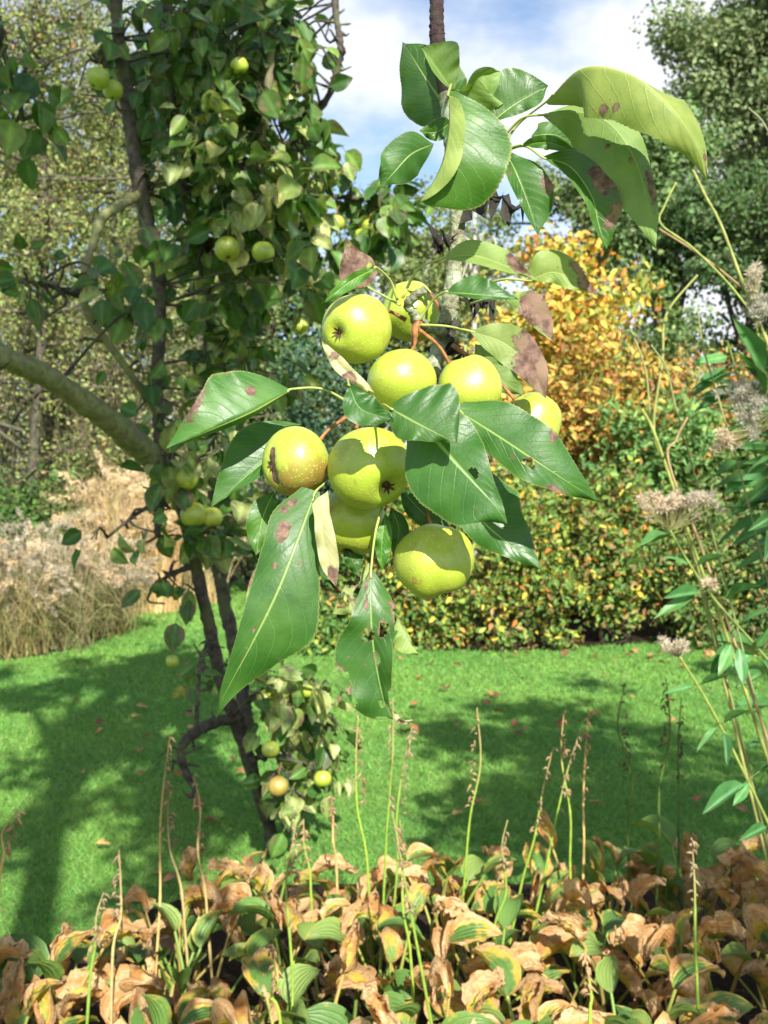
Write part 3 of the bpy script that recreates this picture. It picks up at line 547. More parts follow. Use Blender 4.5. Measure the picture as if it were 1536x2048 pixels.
NS, NC = 132, 11
def warr(w, n):
    w = np.asarray(w, float)
    if w.ndim == 0: return np.full(n, float(w))
    return np.maximum(spline(w[:, None], n)[:, 0], 0) if len(w) > 2 else np.interp(np.linspace(0, 1, n), [0, 1], w)
def hleaf(mid, wl, wr, al=8, ar=8, cl=25, cr=25, under=False, spots=(), holes=(), tint=(1, 1, 1), wav=.0021, dry=0., pet=None, edge=.30, allb=0., seed=None, label=None):
    """a leaf from base to tip along mid=[(px,py,depth)]; wl/wr half widths (photo px) left/right of travel, al/ar tilt of each
    half out of the picture plane in degrees (+ towards the viewer), cl/cr extra curl towards the margin."""
    global LN
    LN += 1; rs = np.random.default_rng(LN * 7 + 3)
    p = spline([P(*q) for q in mid], NS); T = unit(np.gradient(p, axis=0)); view = unit(CAM - p)
    S = unit(np.cross(view, T)); N = unit(np.cross(T, S)); t = np.linspace(0, 1, NS); sc_ = np.linalg.norm(p - CAM, axis=1) / FPX
    rows = []
    s = np.linspace(0, 1, NC); 
    for sg, w, a, c in ((1, wl, al, cl), (-1, wr, ar, cr)):
        W = warr(w, NS) * sc_; a0 = np.interp(t, np.linspace(0, 1, len(np.atleast_1d(a))), np.atleast_1d(a))
        W = W * (1 + .030 * ((t * 40) % 1 - .5) * (t > .03) + .02 * np.sin(t * 17 + rs.uniform(0, 6)))
        ang = np.radians(a0[:, None] - c * s[None] * .9 + rs.normal() * 3); ds = W[:, None] / (NC - 1)
        dc = np.concatenate([np.zeros((NS, 1)), np.cumsum(np.cos(ang[:, 1:]) * ds, 1)], 1); dn = np.concatenate([np.zeros((NS, 1)), np.cumsum(np.sin(ang[:, 1:]) * ds, 1)], 1)
        ripple = wav * (np.sin(t * rs.uniform(9, 15) + rs.uniform(0, 6)) + .6 * np.sin(t * rs.uniform(18, 30) + rs.uniform(0, 6)))[:, None] * (s ** 1.6)[None]
        ripple = ripple + .00016 * np.sin((t[:, None] - .26 * s[None] ** 1.25) * 10.5 * 2 * math.pi)* np.sin(s * math.pi)[None]
        rows.append(p[:, None] + sg * dc[..., None] * S[:, None] + (dn + ripple)[..., None] * N[:, None])
    Vg = np.concatenate([rows[1][:, ::-1], rows[0][:, 1:]], 1); M = 2 * NC - 1
    lv = np.concatenate([-s[::-1], s[1:]]); LU = np.repeat(t, M); LV = np.tile(lv, NS)
    i = (np.arange(NS - 1)[:, None] * M + np.arange(M - 1)[None]).ravel()
    F = np.stack([i, i + M, i + M + 1, i + 1], -1)          # seen side
    if not under: F = F[:, ::-1]
    F = F[:, ::-1]
    V = Vg.reshape(-1, 3)
    ratio = max(np.max(np.atleast_1d(wl)), np.max(np.atleast_1d(wr)), 6) * .87 / FPX / (np.linalg.norm(np.diff(p, axis=0), axis=1).sum())
    br = np.full(len(V), allb) + edge * np.clip((np.abs(LV) - .6) / .4, 0, 1) * (.6 + .4 * np.sin(LU * 9 + LN))
    for (u, v, r, g) in spots: br = np.maximum(br, g * np.clip(1.3 - np.hypot(LU - u, (LV - v) * ratio) / r, 0, 1))
    if holes:
        kill = np.zeros(len(V), bool)
        for (u, v, r) in holes: kill |= np.hypot(LU - u, (LV - v) * ratio) * (1 + .25 * np.sin(7 * np.arctan2(LV - v, LU - u))) < r; br = np.maximum(br, np.clip(1.7 - .9 * np.hypot(LU - u, (LV - v) * ratio) / r, 0, .75))
        F = F[~kill[F].any(1)]
    c0 = p[0]; o = put('leaf', mesh('leaf', V, F, M_HERO, col=np.array(tint), attrs={'lu': LU, 'lv': LV, 'brown': br, 'dry': np.full(len(V), dry)}), branch)
    if label: o['label'] = label
    if pet:
        q = [P(*x) for x in pet] + [p[0], p[6]]
        V, F = tube(q, [.0013, .0009, .0010], 6, 18); put('petiole', mesh('petiole', V, F, M_PETIOLE), o)
    return o
LN = 0
YG = (1.25, 1.15, .9)
# upper group
hleaf([(905, 236, .95), (862, 172, .955), (806, 84, .96)], [10, 50, 66, 66, 52, 30, 0], [10, 48, 62, 62, 52, 34, 0], 6, 10, pet=[(908, 262, .945)])
hleaf([(905, 243, .92), (872, 264, .91), (838, 262, .905)], [0, 16, 17, 10, 0], [0, 20, 22, 15, 0], 20, 20, tint=YG)
hleaf([(1092, 204, .84), (1165, 136, .79), (1260, 148, .765), (1338, 210, .755), (1393, 290, .76), (1414, 362, .77)], [5, 50, 62, 70, 78, 55, 25, 0], [8, 70, 92, 84, 70, 46, 20, 0], [-120, -115, -95, -62, -55, -50], [35, 28, 20, 15, 10], 20, 42, under=True, tint=(1.1, 1.08, .8), spots=[(.42, -.75, .03, .8), (.36, -.82, .03, .8), (.9, .5, .1, .6)], pet=[(1010, 285, .875), (1040, 245, .868)])
hleaf([(1085, 230, .85), (1150, 223, .84), (1215, 243, .83), (1265, 308, .82), (1295, 400, .82), (1312, 498, .82)], [0, 16, 32, 40, 30, 22, 0], [0, 50, 88, 92, 74, 40, 0], -35, 5, 20, 15, under=True, spots=[(.5, -.3, .02, .8), (.62, -.1, .02, .8), (.75, .6, .12, .75)], tint=(.8, .95, .8), pet=[(1008, 272, .875), (1045, 236, .86)])
hleaf([(1062, 272, .93), (1112, 270, .94), (1165, 302, .95)], [0, 22, 26, 15, 0], [0, 26, 26, 14, 0], -20, 10)
hleaf([(1040, 290, .86), (1100, 286, .85), (1166, 311, .84)], [0, 12, 14, 9, 0], [0, 9, 12, 8, 0], 30, 30, tint=(1.3, 1.25, .9), pet=[(1012, 298, .872)])
hleaf([(1083, 314, .85), (1140, 334, .84), (1183, 393, .83), (1197, 450, .83), (1213, 498, .83)], [0, 26, 42, 50, 34, 0], [0, 22, 30, 24, 14, 0], 12, 55, 20, 0, spots=[(.45, .75, .14, .8), (.72, .8, .16, .85), (.25, -.4, .08, .5)], tint=(1.25, 1.2, 1.1), pet=[(1012, 300, .872), (1050, 292, .86)])
hleaf([(1012, 304, .87), (1034, 350, .86), (1057, 410, .86), (1075, 470, .86)], [0, 38, 54, 44, 0], [0, 24, 24, 16, 0], 4, 48, 28, 0, spots=[(.55, .92, .12, .75), (.3, -.5, .08, .6)], tint=(1.15, 1.15, 1.25))
hleaf([(985, 243, .90), (1036, 205, .90), (1097, 172, .90)], [8, 58, 66, 52, 0], [0, 16, 24, 24, 0], 0, 35, 20, 10)
hleaf([(868, 287, .885), (822, 308, .875), (785, 348, .87), (762, 374, .87)], [0, 36, 44, 34, 14, 0], [0, 34, 42, 38, 22, 0], -15, 12, 30, 30, tint=(1.1, 1.1, 1.2))
hleaf([(908, 185, .88), (876, 142, .875), (842, 94, .87)], [0, 16, 22, 14, 0], [0, 30, 50, 52, 0], 50, 5, -40, 20, under=True, tint=(.75, .95, .7))
hleaf([(903, 180, .88), (934, 181, .865), (958, 152, .855), (1001, 142, .86)], [0, 8, 14, 20, 0], [0, 34, 66, 58, 0], 60, 15, 10, 20, under=True, tint=(.75, .95, .65), edge=.35)
hleaf([(897, 186, .80), (897, 255, .79), (880, 335, .79), (838, 408, .80)], [10, 76, 116, 126, 116, 84, 0], [0, 24, 36, 40, 36, 22, 0], 4, 138, 22, -20, spots=[(.45, .25, .04, .6), (.2, -.5, .03, .6)], tint=(1.3, 1.3, 1.1), pet=[(905, 160, .93)])
# middle group
hleaf([(738, 576, .90), (715, 535, .90), (692, 475, .90)], [0, 30, 40, 34, 14, 0], [0, 28, 34, 30, 12, 0], 15, 10, allb=.62, spots=[(.5, .3, .4, .95)], tint=(1.6, 1.4, 1), under=True, pet=[(800, 610, .87), (768, 592, .885)], label='reddish brown withered leaf')
hleaf([(753, 535, .84), (700, 563, .83), (642, 608, .82)], [0, 12, 15, 11, 0], [0, 10, 12, 9, 0], 20, 30, tint=(1.45, 1.5, 1), pet=[(795, 600, .87), (780, 560, .86)])
hleaf([(885, 516, .86), (950, 512, .85), (1020, 536, .84), (1078, 562, .84)], [0, 27, 33, 28, 12, 0], [0, 18, 26, 20, 8, 0], 0, 60, 25, 10, under=True, spots=[(.75, .7, .2, .85)], tint=(.9, 1, .8), pet=[(805, 596, .87), (835, 540, .87)])
hleaf([(1058, 562, .885), (1108, 546, .875), (1160, 566, .87), (1197, 593, .87)], [12, 44, 40, 24, 9, 0], [0, 14, 22, 20, 9, 0], 5, 30, under=True, spots=[(.85, .2, .30, 1.), (.6, .8, .16, .9)], tint=(1.05, 1.1, .9), pet=[(930, 590, .94), (1000, 560, .9)])
hleaf([(890, 584, .85), (960, 590, .84), (1036, 598, .84)], [0, 32, 42, 36, 18, 0], [0, 10, 13, 9, 0], -8, 55, 30, 0, tint=(1.05, 1.1, 1.2), pet=[(836, 645, .878), (866, 600, .865)])
hleaf([(1008, 597, .885), (1062, 614, .875), (1108, 684, .87)], [0, 20, 30, 20, 0], [0, 20, 26, 20, 0], 5, 25, under=True, spots=[(.55, 0, .35, .95), (.8, .4, .3, .9)], tint=(.9, 1, .8), pet=[(940, 608, .94), (975, 598, .9)])
hleaf([(950, 688, .915), (985, 745, .92), (1048, 790, .92)], [0, 34, 40, 28, 0], [0, 20, 26, 20, 0], 0, 10, under=True, tint=(.7, .85, .7))  # shaded half behind: darker tint carries the shade
hleaf([(940, 662, .86), (1008, 688, .85), (1060, 735, .84), (1092, 797, .84)], [0, 32, 44, 38, 24, 0], [0, 26, 36, 32, 22, 0], 8, 30, under=True, spots=[(.75, .3, .36, 1.), (.55, .8, .22, .95)], pet=[(838, 650, .878), (890, 652, .868)])
# black crumpled remains on the old wood
for a in ([(925, 432, .945), (965, 395, .935), (1005, 400, .93), (1045, 425, .93)], [(905, 480, .945), (885, 492, .94), (865, 488, .94)], [(895, 640, .945), (905, 690, .94), (925, 715, .94)], [(945, 606, .94), (965, 595, .935), (990, 610, .93)]):
    p = spline([P(*q) for q in a], 14); w = unit(np.cross(p[-1] - p[0], FWD)); b = MB(); rw = .010 * (1 + .6 * rng.normal(size=(14, 1)))
    V = np.vstack([p + w * rw * .5 + rng.normal(size=p.shape) * .0015, p - w * rw + rng.normal(size=p.shape) * .003 - FWD * .006, p - FWD * .004 + rng.normal(size=p.shape) * .002]); j = np.arange(13)
    b.add(V, [np.stack([j, j + 1, 28 + j + 1, 28 + j], -1), np.stack([28 + j, 28 + j + 1, 14 + j + 1, 14 + j], -1)], (.03, .03, .03)); o = b.build('dead_leaf', M_DEAD, branch); o['label'] = 'black crumpled dead leaf remnant'
# centre and lower group
hleaf([(905, 955, .85), (960, 1038, .845), (1020, 1090, .84), (1082, 1138, .835)], [60, 92, 98, 68, 36, 0], [20, 36, 40, 32, 16, 0], -5, 10, tint=(.95, 1.1, 1.2), spots=[(.85, .95, .12, .7)])
hleaf([(800, 975, .875), (850, 1030, .87), (908, 1068, .87)], [0, 30, 34, 20, 0], [0, 22, 24, 16, 0], -10, 15, tint=(.7, .8, .9))
hleaf([(845, 848, .785), (890, 900, .775), (945, 960, .765), (990, 1010, .76), (1016, 1050, .76)], [55, 78, 70, 46, 24, 10, 0], [46, 92, 108, 104, 84, 38, 0], 0, 6, 18, 25, holes=[(.475, .26, .034)], spots=[(.66, -.35, .04, .7)], tint=(.95, 1.1, 1.15), pet=[(800, 830, .87), (822, 828, .83)])
hleaf([(913, 820, .80), (988, 867, .79), (1060, 914, .78), (1130, 960, .78), (1199, 1005, .79)], [24, 64, 76, 74, 56, 28, 0], [4, 28, 42, 46, 36, 20, 0], -5, 14, 22, 10, holes=[(.515, -.22, .030)], spots=[(.42, -.45, .05, .5), (.75, -.95, .10, .75), (.55, .98, .08, .6)], tint=(1.05, 1.15, 1.1), pet=[(845, 850, .88), (880, 830, .84)])
hleaf([(645, 684, .825), (690, 740, .815), (752, 787, .81)], [0, 10, 14, 13, 8, 0], [0, 12, 15, 13, 8, 0], 30, 35, 60, 60, dry=.95, spots=[(.25, .2, .12, .7), (.62, -.3, .12, .8)], label='pale dry curled leaf')
hleaf([(697, 768, .775), (722, 818, .765), (787, 838, .76)], [0, 28, 40, 26, 0], [0, 22, 34, 22, 0], 0, 25, 25, 10, tint=(.8, .95, .9), pet=[(745, 790, .85), (700, 760, .82)])
hleaf([(781, 817, .765), (840, 850, .755), (913, 886, .75)], [14, 66, 96, 104, 84, 0], [10, 40, 42, 28, 14, 0], -6, 12, 22, 20, spots=[(.97, .1, .1, .8)], tint=(1.0, 1.05, 1.1), pet=[(760, 835, .83), (765, 810, .80)])
hleaf([(585, 778, .84), (510, 822, .82), (430, 857, .81), (331, 898, .81)], [0, 24, 34, 34, 18, 0], [0, 76, 102, 106, 80, 42, 0], -70, -4, 10, 22, spots=[(.27, -.42, .055, 1.), (.72, -.95, .16, .75), (.8, -.6, .08, .5)], tint=(1.35, 1.35, 1.5), pet=[(705, 810, .87), (645, 778, .85)])
hleaf([(602, 848, .885), (560, 896, .875), (490, 955, .865), (421, 1016, .86)], [0, 14, 24, 24, 10, 0], [0, 56, 80, 70, 38, 0], 45, -6, 0, 20, tint=(.9, 1.05, .9))
hleaf([(548, 982, .89), (524, 1040, .885), (512, 1112, .88)], [0, 26, 30, 24, 0], [0, 25, 30, 22, 0], 0, 10, tint=(1.1, 1.2, 1.0))
hleaf([(520, 1120, .85), (505, 1180, .845), (478, 1290, .84)], [0, 14, 12, 8, 0], [0, 8, 10, 6, 0], 20, 20, under=True, spots=[(.25, 0, .25, .9)], tint=(1., .9, .8))
hleaf([(655, 980, .80), (645, 1062, .79), (672, 1174, .79)], [0, 10, 20, 24, 20, 0], [0, 24, 16, 16, 18, 0], 25, 20, 50, 30, dry=.7, under=True, spots=[(.95, 0, .16, .9)], tint=(1.2, 1.1, .8), label='pale yellowing leaf with brown tip')
hleaf([(632, 982, .82), (596, 1080, .80), (556, 1180, .79), (502, 1290, .79), (450, 1388, .80), (431, 1442, .81)], [8, 38, 58, 84, 108, 66, 26, 7, 0], [30, 68, 66, 58, 46, 32, 16, 5, 0], -4, 6, 20, 25, spots=[(.19, -.5, .055, 1.), (.08, -.7, .06, .7), (.32, -.4, .02, .8), (.28, .35, .03, .7), (.55, -.2, .02, .8), (.66, -.1, .02, .8), (.82, -.2, .02, .7)], tint=(1.05, 1.1, 1.15), pet=[(690, 905, .87), (655, 960, .85)])
hleaf([(668, 1060, .88), (656, 1110, .88), (646, 1168, .88)], [0, 14, 18, 12, 0], [0, 12, 15, 12, 0], tint=(.7, .8, .8))
hleaf([(690, 1085, .88), (705, 1120, .88), (722, 1155, .88)], [0, 18, 22, 14, 0], [0, 12, 16, 12, 0], tint=(.8, .9, .9))
hleaf([(740, 1125, .865), (706, 1190, .86), (664, 1228, .86)], [0, 22, 32, 24, 0], [0, 18, 24, 14, 0], 10, 15, under=True, holes=[(.4, .3, .10), (.7, -.4, .12), (.3, -.7, .1)], tint=(1.2, 1.15, 1.2), spots=[(.5, .9, .3, .6)])
hleaf([(772, 1025, .845), (764, 1085, .84), (764, 1142, .84)], [0, 16, 20, 14, 0], [0, 10, 14, 10, 0], 30, 0, tint=(1.4, 1.5, .9))
hleaf([(782, 1015, .86), (798, 1060, .86), (786, 1115, .86)], [0, 16, 20, 14, 0], [0, 18, 22, 14, 0], tint=(.7, .85, .8))
hleaf([(793, 1232, .84), (815, 1275, .835), (836, 1309, .83)], [0, 6, 5, 3, 0], [0, 18, 30, 26, 0], 10, 20, under=True, tint=(1.0, 1.1, .9))
hleaf([(742, 1140, .81), (742, 1230, .80), (750, 1310, .80), (768, 1400, .80), (786, 1440, .80)], [4, 42, 58, 44, 42, 28, 12, 0], [4, 26, 46, 76, 84, 66, 38, 0], [0, 10, 30, 60, 65, 40], 4, 20, 20, wav=.0035, holes=[(.34, .42, .042), (.37, -.15, .040), (.52, .12, .034), (.86, .3, .06), (.78, -.1, .026), (.60, -1., .06), (.28, 1., .06), (.80, 1., .09), (.93, -.7, .05), (.70, -1.02, .04)], spots=[(.05, -.5, .1, .7), (.18, -.3, .07, .6), (.22, .95, .08, .8), (.58, -.98, .08, .8)], edge=.3, tint=(1.05, 1.1, 1.2), pet=[(775, 980, .86), (752, 1060, .83)])
hleaf([(788, 1420, .80), (800, 1444, .80), (828, 1441, .79)], [0, 5, 7, 4, 0], [0, 4, 6, 3, 0], 30, 30, dry=1., spots=[(.5, 0, .4, .5)], label='dried curled leaf tip')

# ------------------------------------------------------------------ the fruiting pear tree at the left
ptree = thing('pear_tree', G(548, 1712), 'old pear tree with dark trunk, mossy bough and drooping leafy shoots', 'tree')
LIMB = []
def limb(name, pts, rpx, mat, sides=10, knob=.12, label=None, dens=9):
    q = [np.array(P(*p)) for p in pts]
    r = [a / FPX * p[2] for a, p in zip(np.broadcast_to(rpx, len(pts)), pts)]
    V, F = tube(q, r, sides, dens * (len(pts) - 1) + 1, knob=knob); o = put(name, mesh(name, V, F, mat), ptree)
    if label: o['label'] = label
    LIMB.append(spline(q, 30)); return o
gb = G(548, 1712); dgb = float((gb - CAM) @ FWD)
limb('trunk', [(552, 1725, dgb), (540, 1660, dgb), (510, 1560, 4.25), (478, 1460, 4.2), (445, 1370, 4.15), (420, 1260, 4.1), (396, 1150, 4.05), (378, 1060, 4.0), (350, 970, 3.95), (328, 915, 3.9)], [16, 13, 13, 15, 14, 13, 13, 14, 17, 20], M_TRUNK)
limb('trunk', [(492, 1480, 4.25), (486, 1400, 4.4), (468, 1290, 4.45), (448, 1200, 4.45), (430, 1080, 4.4), (425, 930, 4.35), (420, 760, 4.3), (410, 560, 4.3), (370, 380, 4.25), (345, 200, 4.2), (330, -60, 4.1)], [15, 16, 15, 14, 13, 12, 12, 11, 11, 11, 13], M_TRUNK)
limb('bough', [(-120, 655, 2.75), (0, 712, 2.95), (90, 752, 3.15), (180, 812, 3.4), (250, 868, 3.65), (300, 915, 3.85), (335, 950, 3.95)], [23, 22, 23, 24, 25, 25, 17], M_BARK, 14, .13, 'thick mossy olive bough')
limb('upright_branch', [(228, -80, 3.7), (236, 60, 3.75), (254, 190, 3.8), (272, 330, 3.8), (292, 430, 3.82), (315, 540, 3.85), (321, 640, 3.86), (314, 750, 3.88), (318, 860, 3.88), (324, 950, 3.86), (318, 1020, 3.86), (315, 1072, 3.86)], [14, 14, 15, 15, 15, 14, 13, 12, 13, 13, 10, 6], M_TRUNK)  # dark bark colour stands in for shade on this branch
for a, r, m in (([(275, 390, 3.8), (240, 412, 3.7), (203, 438, 3.6), (186, 490, 3.5), (168, 560, 3.5), (176, 630, 3.5), (220, 690, 3.55), (262, 750, 3.6), (300, 805, 3.75), (318, 830, 3.85)], [11, 10, 11, 10, 9, 8, 8, 8, 8, 8], M_BARK),
                ([(292, 340, 3.8), (300, 385, 3.9), (330, 400, 4.1), (350, 390, 4.2)], [7, 6, 6, 5], M_TRUNK),
                ([(668, -60, 4.0), (672, 30, 4.0), (681, 100, 4.0), (662, 180, 4.05), (625, 235, 4.1), (575, 290, 4.2), (500, 350, 4.3), (420, 420, 4.3)], [7, 7, 7, 7, 8, 9, 10, 10], M_TRUNK),
                ([(495, -60, 3.8), (520, 40, 3.8), (540, 90, 3.8), (535, 190, 3.85), (520, 300, 3.95), (480, 420, 4.1), (430, 520, 4.3)], [8, 9, 9, 8, 8, 9, 10], M_BARK),
                ([(420, 520, 4.3), (520, 440, 4.2), (620, 400, 4.25), (700, 395, 4.3), (790, 415, 4.3)], [10, 8, 6, 5, 3], M_TRUNK),
                ([(480, 1435, 4.2), (430, 1445, 4.1), (385, 1470, 4.0), (362, 1500, 3.95), (372, 1545, 3.95), (392, 1585, 3.95)], [13, 12, 11, 9, 7, 4], M_TRUNK),
                ([(486, 1400, 4.4), (540, 1390, 4.35), (600, 1400, 4.3), (660, 1450, 4.3)], [9, 7, 5, 3], M_TRUNK),
                ([(500, 1520, 4.2), (550, 1510, 4.15), (610, 1530, 4.15), (660, 1560, 4.15)], [7, 5, 4, 3], M_TRUNK),
                ([(520, 1590, 4.25), (560, 1540, 4.2), (590, 1580, 4.15)], [6, 4, 3], M_TRUNK),
                ([(420, 1280, 4.1), (400, 1330, 4.0), (395, 1400, 3.95), (392, 1470, 3.95)], [7, 6, 5, 4], M_TRUNK),
                ([(-60, 20, 2.7), (0, 90, 2.75), (30, 180, 2.8), (45, 240, 2.8)], [8, 6, 5, 3], M_TRUNK),
                ([(390, 1130, 4.05), (340, 1150, 3.95), (300, 1180, 3.9)], [7, 5, 3], M_TRUNK), ([(324, 1000, 3.86), (270, 1030, 3.8), (215, 1075, 3.75)], [6, 4, 3], M_TRUNK),
                ([(176, 600, 3.5), (110, 575, 3.35), (40, 560, 3.2)], [7, 5, 3], M_TRUNK), ([(236, 120, 3.75), (215, 120, 3.7), (195, 125, 3.68)], [5, 4, 3], M_TRUNK)):
    limb('branch', a, r, m, 7, .16)
LP = np.vstack(LIMB)
# small curled spurs along the thinner wood
b = MB()
for p in LP[rng.permutation(len(LP))[:190]]:
    d = unit(rng.normal(size=3)) * rng.uniform(.03, .08); V, F = tube([p, p + d * .6 + rng.normal(size=3) * .012, p + d + rng.normal(size=3) * .02], [.007, .005, .003], 5, 6, knob=.25); b.add(V, F, (.06, .05, .04))
for px, py in ((640, 60), (655, 78), (632, 172), (645, 150), (690, 52)):
    q = P(px, py, 4.03); V, F = tube([P(677, py + 10, 4.02), q + rng.normal(size=3) * .02, q + rv(1)[0] * .05], [.006, .005, .003], 5, 8, knob=.3); b.add(V, F, (.06, .05, .04))
o = b.build('spurs', M_TRUNK, ptree); o['kind'] = 'stuff'

# leaves: shared meshes, one object per leaf for the nearest 300
def leaf_mesh(i, col, brown):
    rs = np.random.default_rng(100 + i); n, m = 9, 7; t = np.linspace(0, 1, n); s = np.linspace(-1, 1, m)
    w = np.interp(t, [0, .1, .3, .5, .7, .88, 1], [.0, .22, .33, .32, .24, .1, 0]) * rs.uniform(.75, 1.15)
    fold = rs.uniform(.1, .75); bend = rs.uniform(-.1, .55); tw = rs.uniform(-.5, .5)
    Vg = np.zeros((n, m, 3)); a = bend * t; Vg[..., 0] = (t - bend * .25 * t ** 2)[:, None]; y = s[None] * w[:, None]
    z = np.abs(y) * fold - bend * .35 * (t ** 2)[:, None] + .02 * np.sin(t * 9 + rs.uniform(0, 6))[:, None] * np.abs(s)[None]
    c, q = np.cos(tw * t)[:, None], np.sin(tw * t)[:, None]; Vg[..., 1] = y * c - z * q * .3; Vg[..., 2] = z + y * q
    i0 = (np.arange(n - 1)[:, None] * m + np.arange(m - 1)[None]).ravel(); F = np.stack([i0, i0 + m, i0 + m + 1, i0 + 1], -1)
    V = Vg.reshape(-1, 3); C = np.tile(col, (len(V), 1)) * (1 + .12 * rs.normal(size=(len(V), 1)))
    md = np.isclose(np.tile(s, n), 0); C[md] = C[md] * 1.35 + .02
    e = (np.abs(np.tile(s, n)) > .6) | (np.repeat(t, m) > .85); k = e & (rs.uniform(size=len(V)) < brown); C[k] = (.20, .12, .08)
    T_, Ft = tube([(-.35, 0, .06), (-.15, 0, .05), (.02, 0, 0)], [.016, .013, .012], 4, 5, cap=False)
    V2 = np.vstack([V, T_]); C2 = np.vstack([C, np.tile((.22, .27, .08), (len(T_), 1))]); F2 = np.vstack([F, Ft[0] + len(V)])
    return V2, F2, C2
LV = []
for i in range(21):
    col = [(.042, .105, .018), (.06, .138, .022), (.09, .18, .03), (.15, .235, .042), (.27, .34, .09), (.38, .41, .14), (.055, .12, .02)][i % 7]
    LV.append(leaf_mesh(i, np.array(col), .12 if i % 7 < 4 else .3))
LM = [mesh('leaf', v, f, M_FOL, col=c) for v, f, c in LV]
CL = [(420, 50, 140, 75, 4.0, 70), (390, 190, 90, 100, 4.05, 48), (480, 150, 120, 120, 3.9, 70), (565, 110, 60, 125, 4.1, 46), (600, 235, 40, 80, 4.1, 20), (480, 320, 120, 90, 3.9, 66), (545, 430, 95, 85, 3.9, 56),
      (420, 440, 95, 90, 4.15, 50), (585, 520, 55, 70, 3.85, 28), (460, 560, 115, 85, 4.1, 54), (655, 320, 38, 55, 4.2, 24), (735, 410, 80, 35, 4.3, 50), (715, 475, 75, 32, 4.3, 24), (440, 680, 85, 80, 4.2, 44), (525, 720, 75, 50, 4.1, 20),
      (420, 800, 70, 60, 4.2, 26), (370, 945, 50, 75, 3.9, 24), (420, 1060, 60, 75, 3.95, 34), (350, 850, 40, 60, 3.85, 10), (460, 860, 50, 60, 4.1, 14), (215, 1085, 35, 20, 3.75, 3), (300, 1060, 40, 40, 3.8, 6), (335, 1165, 40, 25, 3.9, 8), (470, 960, 40, 70, 4.1, 14),
      (590, 1375, 80, 48, 4.25, 52), (625, 1460, 85, 60, 4.2, 56), (570, 1590, 50, 55, 4.2, 26), (640, 1540, 50, 40, 4.2, 18), (225, 590, 85, 55, 3.45, 24), (70, 555, 75, 40, 3.3, 8), (275, 735, 25, 25, 3.6, 3), (345, 765, 25, 40, 3.8, 5),
      (15, 110, 30, 70, 2.75, 10), (35, 240, 35, 55, 2.8, 18), (165, 180, 15, 20, 3.7, 2), (200, 60, 25, 30, 3.75, 4), (330, 480, 45, 30, 3.8, 7), (520, 1340, 40, 25, 4.3, 6), (395, 1370, 25, 30, 3.95, 5), (420, 30, 160, 60, 4.4, 60), (470, 240, 130, 130, 4.4, 80), (470, 440, 130, 100, 4.5, 60), (390, 300, 70, 110, 4.4, 50), (430, 150, 130, 130, 4.45, 70)]
rows = []; tw = MB()
for cx, cy, rx, ry, d, n in CL:
    n = int(n * (1.85 if cy < 620 else 1.4)); sz = .106 if d > 3.6 else .09
    k = max(2, n // 7); hub = np.stack([P(cx + rx * a, cy + ry * c, d + .16 * e) for a, c, e in rng.normal(size=(k, 3)) * [.52, .52, .9]])
    for h in hub:
        j = np.argmin(((LP - h) ** 2).sum(1)); V, F = tube([LP[j], (LP[j] + h) / 2 + rng.normal(size=3) * .03 + [0, 0, .02], h], [.006, .004, .0028], 5, 8, knob=.15); tw.add(V, F, (.07, .06, .045))
    for i in range(n):
        h = hub[rng.integers(0, k)]; o_ = rng.normal(size=3); p = h + o_ * .04
        ax = unit(o_ * .5 + rng.normal(size=3) * .35 + np.array([0, -.15, -.85])); nr = unit(rng.normal(size=3) * .55 + np.array([.05, -.75, .5]))
        rows.append((p, ax, nr, sz * rng.uniform(.55, 1.2), (rng.choice([4, 5, 11, 12, 18, 19, 3]) if rng.uniform() < (.5 if cy > 1300 else .3 if cy > 820 else .38 if cx > 430 and cy > 240 and d < 4.25 else .05) else rng.choice([0, 1, 2, 6, 7, 8, 9, 13, 14, 15, 16, 17, 20, 10]))))  # paler leaves chosen for sunlit clusters, so light is put into colour
o = tw.build('twigs', M_TRUNK, ptree); o['kind'] = 'stuff'
rows.sort(key=lambda r: (r[0] - CAM) @ FWD)
def frame(p, ax, nr, s):
    z = unit(nr - (nr @ ax) * ax); y = np.cross(z, ax); M = np.eye(4); M[:3, 0] = ax * s; M[:3, 1] = y * s; M[:3, 2] = z * s; M[:3, 3] = p; return M
rest = MB()
for i, (p, ax, nr, s, v) in enumerate(rows):
    M = frame(p, ax, nr, s)
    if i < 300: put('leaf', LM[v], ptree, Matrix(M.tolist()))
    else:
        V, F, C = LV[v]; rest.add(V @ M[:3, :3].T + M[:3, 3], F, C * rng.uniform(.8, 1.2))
o = rest.build('foliage', M_FOL, ptree); o['kind'] = 'stuff'
